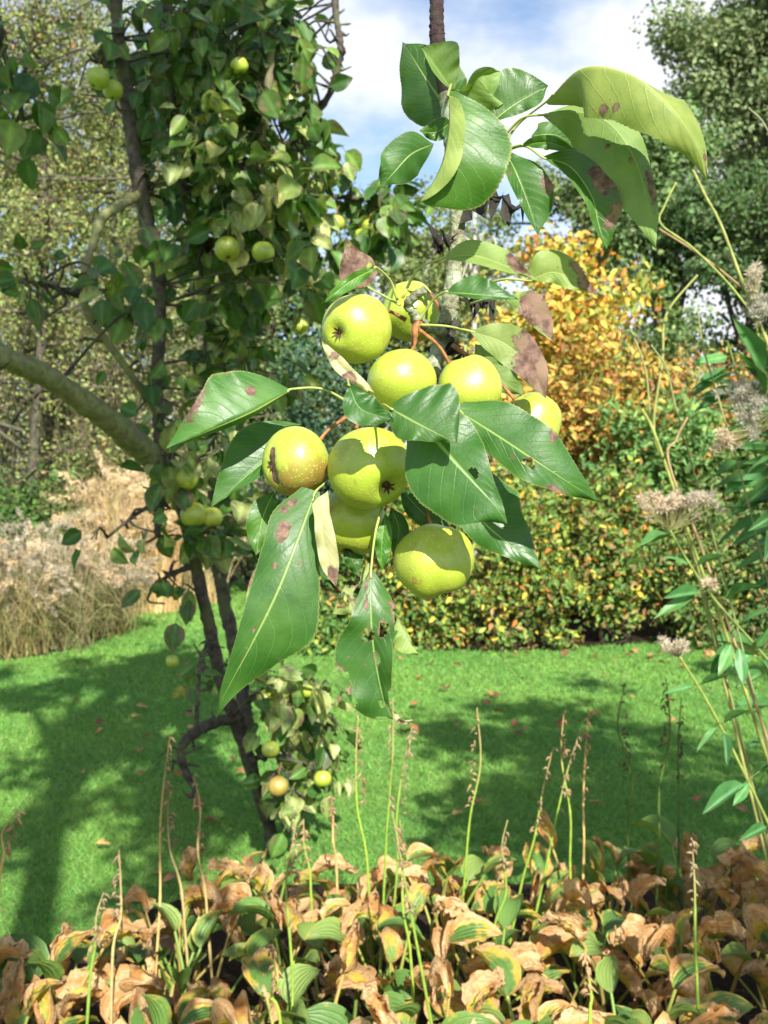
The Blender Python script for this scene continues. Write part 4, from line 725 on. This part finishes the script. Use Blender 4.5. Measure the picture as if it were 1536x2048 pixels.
for px, py, r, d, lab, rb in ((196, 156, 23, 3.6, 'green pear high at the left of the upright branch', 0), (226, 180, 21, 3.7, 'pear half hidden behind the upright branch near the top', 0), (455, 498, 26, 3.68, 'shaded green pear left of a sunlit pear in the leafy crown', .1), (527, 504, 23, 3.66, 'sunlit yellow pear with a reddish underside in the leafy crown', .15),
                              (672, 447, 18, 4.1, 'round green pear against the sky side of the leafy arm', 0), (737, 452, 13, 4.2, 'small yellow pear above a pair at the end of the leafy arm', 0), (722, 470, 13, 4.2, 'left pear of the yellow pair at the end of the leafy arm', 0), (741, 488, 15, 4.2, 'right pear of the yellow pair at the end of the leafy arm', 0), (601, 651, 17, 4.0, 'lone small green pear left of the uppermost foreground pear', 0),
                              (424, 200, 20, 3.75, 'dim green pear hanging in the upper crown', 0), (580, 205, 19, 3.95, 'dim pear near the right side of the upper crown', .1), (478, 132, 18, 3.75, 'dim pear in the shade near the top of the crown', .05), (372, 955, 26, 3.8, 'yellow green pear beside the trunk fork', .05), (388, 1030, 27, 3.85, 'left one of two shaded pears below the trunk fork', .05), (424, 1034, 22, 3.87, 'right one of two shaded pears below the trunk fork', .05),
                              (541, 1498, 18, 3.85, 'yellow pear in the lower leaf cluster beside the trunk', 0), (556, 1572, 21, 3.82, 'tan russet pear hanging lowest beside the trunk', .75), (531, 1397, 18, 4.1, 'left yellow pear at the top of the lower leaf cluster', 0), (562, 1384, 19, 4.1, 'middle yellow pear at the top of the lower leaf cluster', 0), (645, 1558, 18, 4.1, 'green pear at the right of the lower leaf cluster', 0), (614, 1382, 14, 4.1, 'right yellow pear at the top of the lower leaf cluster', 0), (345, 1322, 13, 3.95, 'small pear hanging over the lawn shadow left of the trunk', .1)):
    c = P(px, py, d); pear(px, py, r, d, camvec(rng.normal() * .3, -1, rng.normal() * .2), lab, [c + [0, 0, r / FPX * d * .75], c + [.004, 0, r / FPX * d * 1.4], c + [.012, .02, r / FPX * d * 2.1]], 'pears on the pear tree', nu=20, nv=14, rbase=rb, seed=int(px))

# ------------------------------------------------------------------ hosta bed
def hosta_leaf(i, state):
    rs = np.random.default_rng(500 + i); n, m = 19, 17; t = np.linspace(0, 1, n); s = np.linspace(-1, 1, m)
    Lb = rs.uniform(.115, .185) * (.88 if state < 2 else .95); Wb = Lb * rs.uniform(.29, .37); h = rs.uniform(.16, .34); r = rs.uniform(.04, .15)
    w = np.interp(t, [0, .08, .25, .45, .65, .85, 1], [.1, .55, .95, 1., .8, .38, 0]) * Wb
    up0 = rs.uniform(.5, 1.4); bend = rs.uniform(.7, 1.8) if state < 2 else rs.uniform(.6, 3.4)
    ang = up0 - bend * t ** 1.2; dl = Lb / (n - 1); x = r + np.cumsum(np.cos(ang)) * dl; z = h + np.cumsum(np.sin(ang)) * dl
    cup = rs.uniform(.2, .9) if state < 2 else rs.uniform(.5, 2.2)
    a = cup * np.abs(s)[None] * np.ones((n, 1)); Y = np.sign(s)[None] * w[:, None] * np.abs(s)[None] * np.cos(a * .7); D = w[:, None] * np.abs(s)[None] * np.sin(a * .9)
    D = D + .0022 * np.cos(s * 8 * math.pi)[None] * (w / Wb)[:, None]
    amp = (.003, .009, .024)[state]; ed = .25 + np.abs(s)[None] ** 1.5; o1 = rs.uniform(0, 50)
    nz = np.array([[noise.noise((a_ * 3.2 + o1, b_ * 1.9, 1.7)) + .6 * noise.noise((a_ * 8 + o1, b_ * 4.5, 4.1)) + (.45 * noise.noise((a_ * 17, b_ * 9 + o1, 6.6)) if state == 2 else 0) for b_ in s] for a_ in t]); ny = np.array([[noise.noise((a_ * 4 + o1, b_ * 2.5, 8.3)) + .5 * noise.noise((a_ * 11, b_ * 6 + o1, 2.2)) for b_ in s] for a_ in t])
    D = D + amp * nz * ed; Y = Y * (1 + (.0, .06, .28)[state] * ny) + amp * .5 * ny
    if state == 2: Y = Y * (.95 - .35 * np.clip(noise.noise((o1, 3, 1)) + .3, 0, 1))
    V = np.stack([x[:, None] - np.sin(ang)[:, None] * D, Y, z[:, None] + np.cos(ang)[:, None] * D], -1).reshape(-1, 3)
    i0 = (np.arange(n - 1)[:, None] * m + np.arange(m - 1)[None]).ravel(); F = np.stack([i0, i0 + m, i0 + m + 1, i0 + 1], -1)
    lu = np.repeat(t, m); lv = np.tile(s, n); g = np.array([(.085, .20, .04), (.13, .26, .055), (.21, .32, .075)][rs.integers(0, 3)]); C = np.tile(g, (len(V), 1))
    lo, hi = [(-.3, .30), (.05, .75), (.40, 1.0)][state]; br = lo + (hi - lo) * np.clip(np.maximum(np.abs(lv) ** 1.5, lu ** 1.6) + rs.normal() * .12 + .35 * nz.ravel(), 0, 1)
    Tp, Ft = tube([(0, 0, 0), (r * .45, 0, h * .62), (x[0], 0, z[0])], [.0055, .0045, .004], 6, 9, cap=False)
    V = np.vstack([V, Tp]); F = np.vstack([F, Ft[0] + n * m]); C = np.vstack([C, np.tile([(.22, .36, .07), (.34, .38, .08), (.46, .36, .11)][state], (len(Tp), 1))])
    lu = np.concatenate([lu, np.zeros(len(Tp))]); lv = np.concatenate([lv, np.full(len(Tp), .06)]); br = np.concatenate([br, np.full(len(Tp), -.4)])
    return mesh('leaf', V, F, M_HOSTA, col=C, attrs={'lu': lu, 'lv': lv, 'brown': br})
HL = {0: [hosta_leaf(i, 0) for i in range(14)], 1: [hosta_leaf(20 + i, 1) for i in range(18)], 2: [hosta_leaf(40 + i, 2) for i in range(30)]}
def hosta(x, y, label, mixw, n=12, s=.92):
    t = thing('hosta_plant', (x, y, .008), label, 'hosta', 'hostas in the front bed'); ph = rng.uniform(0, 6)
    for i in range(n):
        st_ = rng.choice(3, p=np.array(mixw) / sum(mixw)); me = HL[st_][rng.integers(0, len(HL[st_]))]
        m = Matrix.Translation((x + rng.normal() * .035, y + rng.normal() * .035, .008)) @ Matrix.Rotation(ph + i * 2.4 + rng.normal() * .3, 4, 'Z') @ Matrix.Rotation(rng.normal() * .13, 4, 'Y') @ Matrix.Rotation(rng.normal() * .3, 4, 'X') @ Matrix.Scale(s * rng.uniform(.8, 1.18), 4)
        put('leaf', me, t, m)
    return t
HOST = []
back = [(-.62, 3.06), (-.36, 3.24), (-.08, 3.27), (.18, 3.2), (.44, 3.25), (.72, 3.32), (.98, 3.3), (1.22, 3.28)]
mid = [(-1.08, 2.62), (-.86, 2.66), (-.56, 2.72), (-.27, 2.84), (0., 2.82), (.28, 2.80), (.56, 2.86), (.84, 2.82), (1.10, 2.8)]
frt = [(-1.0, 2.3), (-.80, 2.24), (-.50, 2.33), (-.22, 2.42), (.06, 2.38), (.34, 2.42), (.62, 2.36), (.88, 2.36)]
fr2 = [(-.78, 2.0), (-.58, 1.92), (-.30, 1.98), (-.03, 2.0), (.25, 1.98), (.52, 1.95), (.76, 1.96)]
ordn = ['first', 'second', 'third', 'fourth', 'fifth', 'sixth', 'seventh', 'eighth', 'ninth']
for row, nm, mw in ((back, 'back row', (3, 3.6, 5)), (mid, 'second row from the lawn', (3.6, 3.4, 4.8)), (frt, 'third row from the lawn', (4, 3.2, 4.4)), (fr2, 'front row', (4.4, 3, 4))):
    for i, (x, y) in enumerate(row):
        w = mw if x < .55 else (mw[0], mw[1], mw[2] * 1.2)
        look = 'browned wilted' if w[2] > 4.75 else 'half green half brown'
        HOST.append(((x, y), hosta(x, y, '%s hosta, %s from the left in the %s' % (look, ordn[i], nm), w, 19 if row is not fr2 else 15)))
# flower stalks gone to seed: parts of the nearest hosta
def stalk(bx, by, tx, ty, d, tone=0, r=.0034, pods=20):
    a, e = P(bx, by, d), P(tx, ty, d + rng.normal() * .02); f = max(0.0, a[2]) / max(e[2] - a[2], .05); g = a - (e - a) * min(f, .9); g[2] = 0
    par = min(HOST, key=lambda h: (h[0][0] - g[0]) ** 2 + (h[0][1] - g[1]) ** 2)[1]
    pts = [g, (g + a) / 2, a, a * .66 + e * .34 + rng.normal(size=3) * .008, a * .33 + e * .67 + rng.normal(size=3) * .010, e]; V, F = tube(pts, [r * 1.25, r * 1.2, r * 1.1, r * .95, r * .8, r * .4], 6, 50, knob=.12)
    h = np.clip((V[:, 2] - a[2]) / (e[2] - a[2]), 0, 1)[:, None]; c0, c1 = [((.30, .44, .07), (.46, .36, .17)), ((.60, .46, .20), (.42, .27, .14)), ((.12, .2, .05), (.14, .10, .06))][tone]
    k = np.clip((h - .45) / .4, 0, 1); b = MB(); b.add(V, F, np.array(c0) * (1 - k) + np.array(c1) * k)
    for q in rng.uniform(.35, 1, pods):
        p = a + (e - a) * q; dd = unit(rng.normal(size=3) * [1, 1, .4] + [0, 0, -.3]); V, F = tube([p, p + dd * .008, p + dd * rng.uniform(.010, .022) + [0, 0, -.008]], [.0013, .0036, .0008], 5, 5); b.add(V, F, np.array((.40, .28, .16)) * rng.uniform(.6, 1.2) if tone < 2 else np.array((.12, .085, .05)))
    b.build('seed_stalk', M_DRY, par)
for s in ((-2, 1770, 34, 1622, 2.5, 1), (180, 1960, 207, 1785, 2.4, 0), (226, 1900, 238, 1700, 2.5, 1), (320, 1800, 340, 1470, 2.9, 1), (362, 1775, 335, 1560, 2.95, 1), (410, 1780, 388, 1550, 3.0, 1), (585, 1960, 592, 1650, 2.45, 0), (622, 1790, 607, 1638, 3.0, 0), (672, 1720, 663, 1590, 3.2, 1), (733, 1710, 716, 1430, 3.2, 0), (772, 1690, 786, 1395, 3.2, 0), (795, 1730, 824, 1455, 3.1, 0), (845, 1950, 778, 1590, 2.5, 0), (820, 1900, 800, 1640, 2.6, 0), (929, 1760, 954, 1415, 3.1, 0), (1045, 1760, 1106, 1495, 3.0, 0), (1096, 1715, 1162, 1455, 3.15, 0), (1140, 1730, 1128, 1420, 3.2, 0), (1168, 1690, 1177, 1415, 3.3, 1), (1256, 1640, 1250, 1365, 3.4, 2), (1318, 1680, 1332, 1355, 3.3, 2), (1358, 1640, 1363, 1395, 3.4, 2), (1395, 1990, 1384, 1680, 2.4, 0), (990, 1850, 1015, 1640, 2.8, 0), (560, 2040, 545, 1890, 2.1, 0), (1180, 2040, 1170, 1900, 2.1, 0)):
    stalk(*s)

# ------------------------------------------------------------------ tall perennials at the right edge
LANCE = [leaf_mesh(60 + i, np.array((.055, .15, .045)) * (1 + .25 * i), .05) for i in range(4)]
LANCE = [mesh('leaf', v * [1, .42, 1], f, M_FOL, col=c) for v, f, c in LANCE]
def perennial(label, pts, rpx, heads, leaves, col=(.26, .34, .09), name='tall_perennial', hc=(.60, .52, .44)):
    q = [np.array(P(*p)) for p in pts]; dr = q[0] - q[1]; dr = dr / max(-dr[2], .3 * np.linalg.norm(dr)); base = q[0] + dr * q[0][2] * .9; base[2] = 0; t = thing(name, base, label, 'plant', 'tall perennials at the right edge')
    full = [base] + q; d = pts[0][2]; V, F = tube(full, np.linspace(rpx * 1.0, rpx * .75, len(full)) / FPX * d, 7, 9 * len(full), knob=.06)
    b = MB(); b.add(V, F, np.array(col) * rng.uniform(.75, 1.15, (len(V), 1))); b.build('stem', M_DRY, t); c = spline(q, 60)
    for hx, hy, rx, ry, hd in heads:
        h = MB(); ctr = np.array(P(hx, hy, hd)); k = max(8, int(rx * ry / 24)); j = c[np.argmin(((c - ctr) ** 2).sum(1))]
        for _ in range(k):
            p = P(hx + rx * rng.normal() * .5, hy + ry * rng.normal() * .5, hd + rng.normal() * .02); V, F = tube([j, (j + p) / 2 + [0, 0, -.004], p], [.0016, .001, .0008], 4, 6); h.add(V, F, (.3, .3, .14))
            n = 60; u = rv(n); V, F = leafs4(p + u * .002, unit(u + [0, 0, .5]), rv(n), .014 * rng.uniform(.5, 1.2, n), .0018); h.add(V, F, np.repeat(np.clip(np.array(hc) * rng.uniform(.6, 1.25, (n, 1)), 0, .9), 4, 0))
        o = h.build('seed_head', M_DRY, t, smooth=False)
    for lx, ly, ex, ey, ld in leaves:
        p, e = P(lx, ly, ld), P(ex, ey, ld - .05); ax = unit(e - p); s = np.linalg.norm(e - p) / .95; nr = unit(np.array([.1, -.6, .7]) + rng.normal(size=3) * .3)
        put('leaf', LANCE[rng.integers(0, 4)], t, Matrix(frame(p + ax * s * .12, ax, nr, s * .88).tolist()))
perennial('leaning perennial with a beige seed head low over the lawn at right', [(1640, 1900, 2.3), (1560, 1700, 2.3), (1500, 1570, 2.3), (1440, 1450, 2.3), (1395, 1370, 2.3), (1358, 1312, 2.3)], 3.4, [(1350, 1296, 24, 16, 2.3)],
          [(1395, 1370, 1330, 1385, 2.3), (1440, 1450, 1392, 1500, 2.28), (1445, 1455, 1455, 1530, 2.28), (1500, 1560, 1408, 1625, 2.25), (1500, 1560, 1470, 1610, 2.25), (1500, 1565, 1530, 1520, 2.3), (1440, 1450, 1500, 1420, 2.3), (1540, 1650, 1480, 1680, 2.3), (1395, 1372, 1460, 1350, 2.3)])
perennial('perennial with the broad fluffy seed head beside the dark green shrub', [(1700, 1560, 2.4), (1600, 1400, 2.4), (1510, 1290, 2.4), (1430, 1200, 2.4), (1380, 1130, 2.4), (1340, 1060, 2.4)], 3.4, [(1340, 1010, 46, 22, 2.4), (1390, 1000, 34, 20, 2.4), (1300, 1008, 22, 16, 2.4), (1420, 1165, 16, 10, 2.4)],
          [(1400, 1180, 1308, 1235, 2.35), (1410, 1185, 1330, 1195, 2.35), (1460, 1280, 1420, 1360, 2.35), (1465, 1280, 1440, 1350, 2.3), (1475, 1285, 1490, 1370, 2.3), (1380, 1130, 1330, 1110, 2.4), (1385, 1135, 1450, 1110, 2.4), (1510, 1300, 1545, 1250, 2.4), (1440, 1200, 1520, 1170, 2.4), (1350, 1070, 1280, 1090, 2.4), (1480, 1250, 1536, 1210, 2.4), (1520, 1310, 1560, 1370, 2.4)])
perennial('tall perennial with beige seed heads leaving the frame at right', [(1720, 1250, 2.3), (1640, 1080, 2.3), (1570, 900, 2.3), (1530, 760, 2.3), (1512, 640, 2.3)], 3.4, [(1490, 790, 45, 22, 2.3), (1515, 620, 28, 26, 2.3), (1450, 880, 26, 20, 2.3), (1510, 560, 14, 34, 2.3), (1500, 840, 24, 24, 2.3)],
          [(1530, 760, 1470, 640, 2.3), (1535, 780, 1490, 730, 2.3), (1540, 800, 1478, 700, 2.3), (1570, 900, 1490, 940, 2.3), (1570, 900, 1510, 880, 2.3), (1600, 1000, 1500, 1060, 2.3), (1600, 1010, 1530, 1120, 2.3), (1620, 1050, 1540, 1000, 2.3), (1525, 700, 1480, 660, 2.3)])
for lab, xs, n_ in (('leafy green perennial stem crowding the right edge at mid height', 1520, 34), ('dense leafy perennial half outside the right edge', 1475, 30), ('dark leafy perennial low at the right edge', 1535, 26)):
    k = rng.normal() * 15; lo_ = 1650 if 'low' in lab else 1250; hi_ = 1280 if 'low' in lab else 680
    pts = [(xs + 110, lo_, 2.6), (xs + 60, lo_ * .6 + hi_ * .4, 2.6), (xs + 10 + k, lo_ * .25 + hi_ * .75, 2.6), (xs - 20, hi_, 2.6)]; cc_ = spline(pts, 40); lv_ = []
    for i in range(n_):
        q = cc_[int(rng.uniform(.1, .98) * 39)]; sg = rng.choice([-1, 1]); l_ = rng.uniform(70, 140); lv_.append((q[0], q[1], q[0] + sg * l_ * .85, q[1] + l_ * rng.uniform(-.3, .75), 2.6))
    perennial(lab, pts, 3.2, [], lv_, (.20, .27, .08))
def wand(label, pts, rpx, col, d): perennial(label, [(a, b, d) for a, b in pts], rpx, [], [], col, name='bare_stem')
wand('forked pale green bare stem in front of the dark green shrub', [(1480, 1350), (1400, 1130), (1345, 970), (1307, 862), (1284, 818)], 4, (.36, .42, .12), 2.5)
wand('thin bare stem curving up and right over the red shrub', [(1420, 1250), (1345, 970), (1308, 862), (1325, 720), (1327, 655), (1342, 612), (1395, 550)], 3.2, (.38, .40, .14), 2.52)
wand('thin bare stem curving up and left over the orange shrub', [(1430, 1270), (1348, 975), (1306, 860), (1291, 740), (1262, 660)], 2.8, (.38, .38, .14), 2.54)
wand('thin wavering bare stem right of the forked stem', [(1460, 1200), (1395, 970), (1352, 815), (1332, 735), (1302, 690)], 2.2, (.36, .36, .16), 2.5)
wand('fine bare stem in front of the red brown shrub', [(1520, 1100), (1442, 815), (1408, 700), (1395, 620)], 2.2, (.36, .34, .16), 2.5)
wand('bare stem rising behind the big curled leaf toward the tall tree', [(1640, 980), (1540, 700), (1482, 555), (1442, 450), (1410, 390), (1386, 340)], 3.6, (.38, .42, .16), 2.3)
wand('long brown bare stem slanting up to the left in front of the tall tree', [(1700, 900), (1590, 690), (1500, 590), (1400, 510), (1318, 458)], 3, (.38, .28, .16), 2.35)
wand('green bare stem crossing below the long brown stem', [(1680, 960), (1560, 720), (1480, 595), (1390, 500), (1322, 448), (1330, 410), (1352, 365)], 2.6, (.32, .40, .13), 2.3)
wand('short bare stem high at the right edge', [(1700, 700), (1600, 420), (1536, 262), (1497, 215)], 2.2, (.42, .38, .24), 2.3)
wand('short tan bare stem left of the fluffy seed head', [(1440, 1200), (1340, 935), (1352, 880), (1375, 835)], 3.4, (.48, .33, .17), 2.45)

# ------------------------------------------------------------------ fallen leaves on the lawn
FL = [leaf_mesh(80 + i, np.array(c), .25) for i, c in enumerate([(.42, .22, .10), (.34, .15, .08), (.50, .31, .12), (.20, .085, .05)])]
FL = [mesh('fallen_leaf', v, f, M_DRY, col=c) for v, f, c in FL]
FC = ('tan', 'brown', 'golden', 'dark red')
for i in range(64):
    px, py = ((rng.uniform(560, 1530), rng.uniform(1330, 1480)) if i < 26 else (rng.uniform(150, 560), rng.uniform(1400, 1780)) if i < 54 else (rng.uniform(900, 1500), rng.uniform(1450, 1650)))
    p = G(px, py); 
    f_ = rng.integers(0, 4); o = put('fallen_leaf', FL[f_]); o.location = p + [0, 0, .04]; o.rotation_euler = (rng.normal() * .35, rng.normal() * .3, rng.uniform(0, 6.28)); s = rng.uniform(.055, .095); o.scale = (s, s, s)
    tag(o, 'small dry %s leaf lying on the lawn %s' % (FC[f_], 'beyond the shadow near the shrub border' if i < 26 else 'around the pear trunk' if i < 54 else 'in the broad right hand shadow'), 'fallen leaf', 'fallen leaves on the lawn')
for i in range(40):
    px = rng.uniform(640, 1530); p = G(px, rng.uniform(1298, 1322)); f_ = rng.integers(0, 4); o = put('fallen_leaf', FL[f_]); o.location = p + [0, 0, .03]; o.rotation_euler = (rng.normal() * .4, rng.normal() * .4, rng.uniform(0, 6.28)); s = rng.uniform(.06, .1); o.scale = (s, s, s)
    tag(o, 'dry %s leaf in the litter line along the foot of the shrubs' % FC[f_], 'fallen leaf', 'leaf litter at the border edge')

# ------------------------------------------------------------------ trees standing beside the viewer; their shade falls on the lawn
def shade_tree(label, base, H, r, spots, fork):
    base = np.array(base, float); t = thing('garden_tree', base, label, 'tree'); V, F = tube([base - [0, 0, .1], base + [.03, 0, H * .5], base + [0, 0, H]], [r * 1.2, r, r * .6], 12, 16, knob=.05); put('trunk', mesh('trunk', V, F, M_TRUNK), t)
    lm = MB(); lf = MB()
    for (px, py, rx, ry, n, h, z) in spots:
        for _ in range(n):
            g = G(px + rx * rng.uniform(-1, 1), py + ry * rng.uniform(-1, 1), z) if z < 1 else P(px + rx * rng.uniform(-1, 1), py + ry * rng.uniform(-1, 1), z); z_ = g[2]; hh = h * rng.uniform(.9, 1.12); c = g + SUN * max(hh - z_, 1.2) / SUN[2]
            m = 52; u = rv(m) * rng.uniform(0, 1, (m, 1)) ** .55 * .25; Ls = .125 * rng.uniform(.7, 1.2, m); V, F = leafs(c + u, rv(m) + [0, 0, -.6], rv(m) + SUN * .8, Ls, Ls * .6); lf.add(V, F, np.repeat(pick(GREEN, m, .2), 7, 0))
            f = rng.uniform(fork, 1.); a = base + [0, 0, H * f]; V, F = tube([a, (a + c) / 2 + [0, 0, .25], c], [.03, .018, .006], 5, 8); lm.add(V, F, (.05, .04, .03))
    lm.build('limbs', M_TRUNK, t)['kind'] = 'stuff'; k = lf.build('crown', M_FAR, t, smooth=False); k['kind'] = 'stuff'
hd = np.array([SUN[0], SUN[1], 0]) / np.hypot(SUN[0], SUN[1])
tb = G(105, 1600) + hd * 6.8
shade_tree('slender garden tree behind the viewer casting the long trunk shadow', tb, 6.4, .085, [(180, 1345, 190, 28, 12, 5.2, 0), (60, 1420, 70, 50, 4, 5.2, 0), (330, 1430, 130, 40, 7, 5.0, 0), (345, 1590, 75, 110, 12, 4.6, 0), (240, 1480, 60, 30, 3, 5, 0), (330, 1800, 60, 30, 2, 4.4, 0), (20, 1620, 30, 130, 3, 4.6, 0), (400, 40, 170, 60, 5, 5.4, 4.1), (360, 200, 80, 110, 5, 5.2, 4.1), (290, 120, 50, 150, 5, 5.2, 3.8), (410, 660, 70, 120, 2, 4.8, 4.1), (410, 1180, 50, 120, 2, 4.6, 4.05)], .7)  # spots with a depth: clumps added out of view to shade the pear tree
shade_tree('leafy garden tree right of the viewer shading the lawn', (4.6, -2.2, 0), 5.4, .13, [(1050, 1455, 200, 45, 16, 4.6, 0), (1300, 1500, 170, 60, 10, 4.6, 0), (1070, 1590, 180, 90, 22, 4.4, 0), (1280, 1640, 220, 70, 17, 4.4, 0), (1500, 1560, 60, 60, 3, 4.4, 0), (1180, 1372, 30, 8, 1, 4.6, 0), (1480, 1335, 60, 8, 3, 4.6, 0), (1430, 1730, 120, 50, 5, 4.2, .3), (1490, 1900, 60, 110, 3, 4.0, .3)], .6)
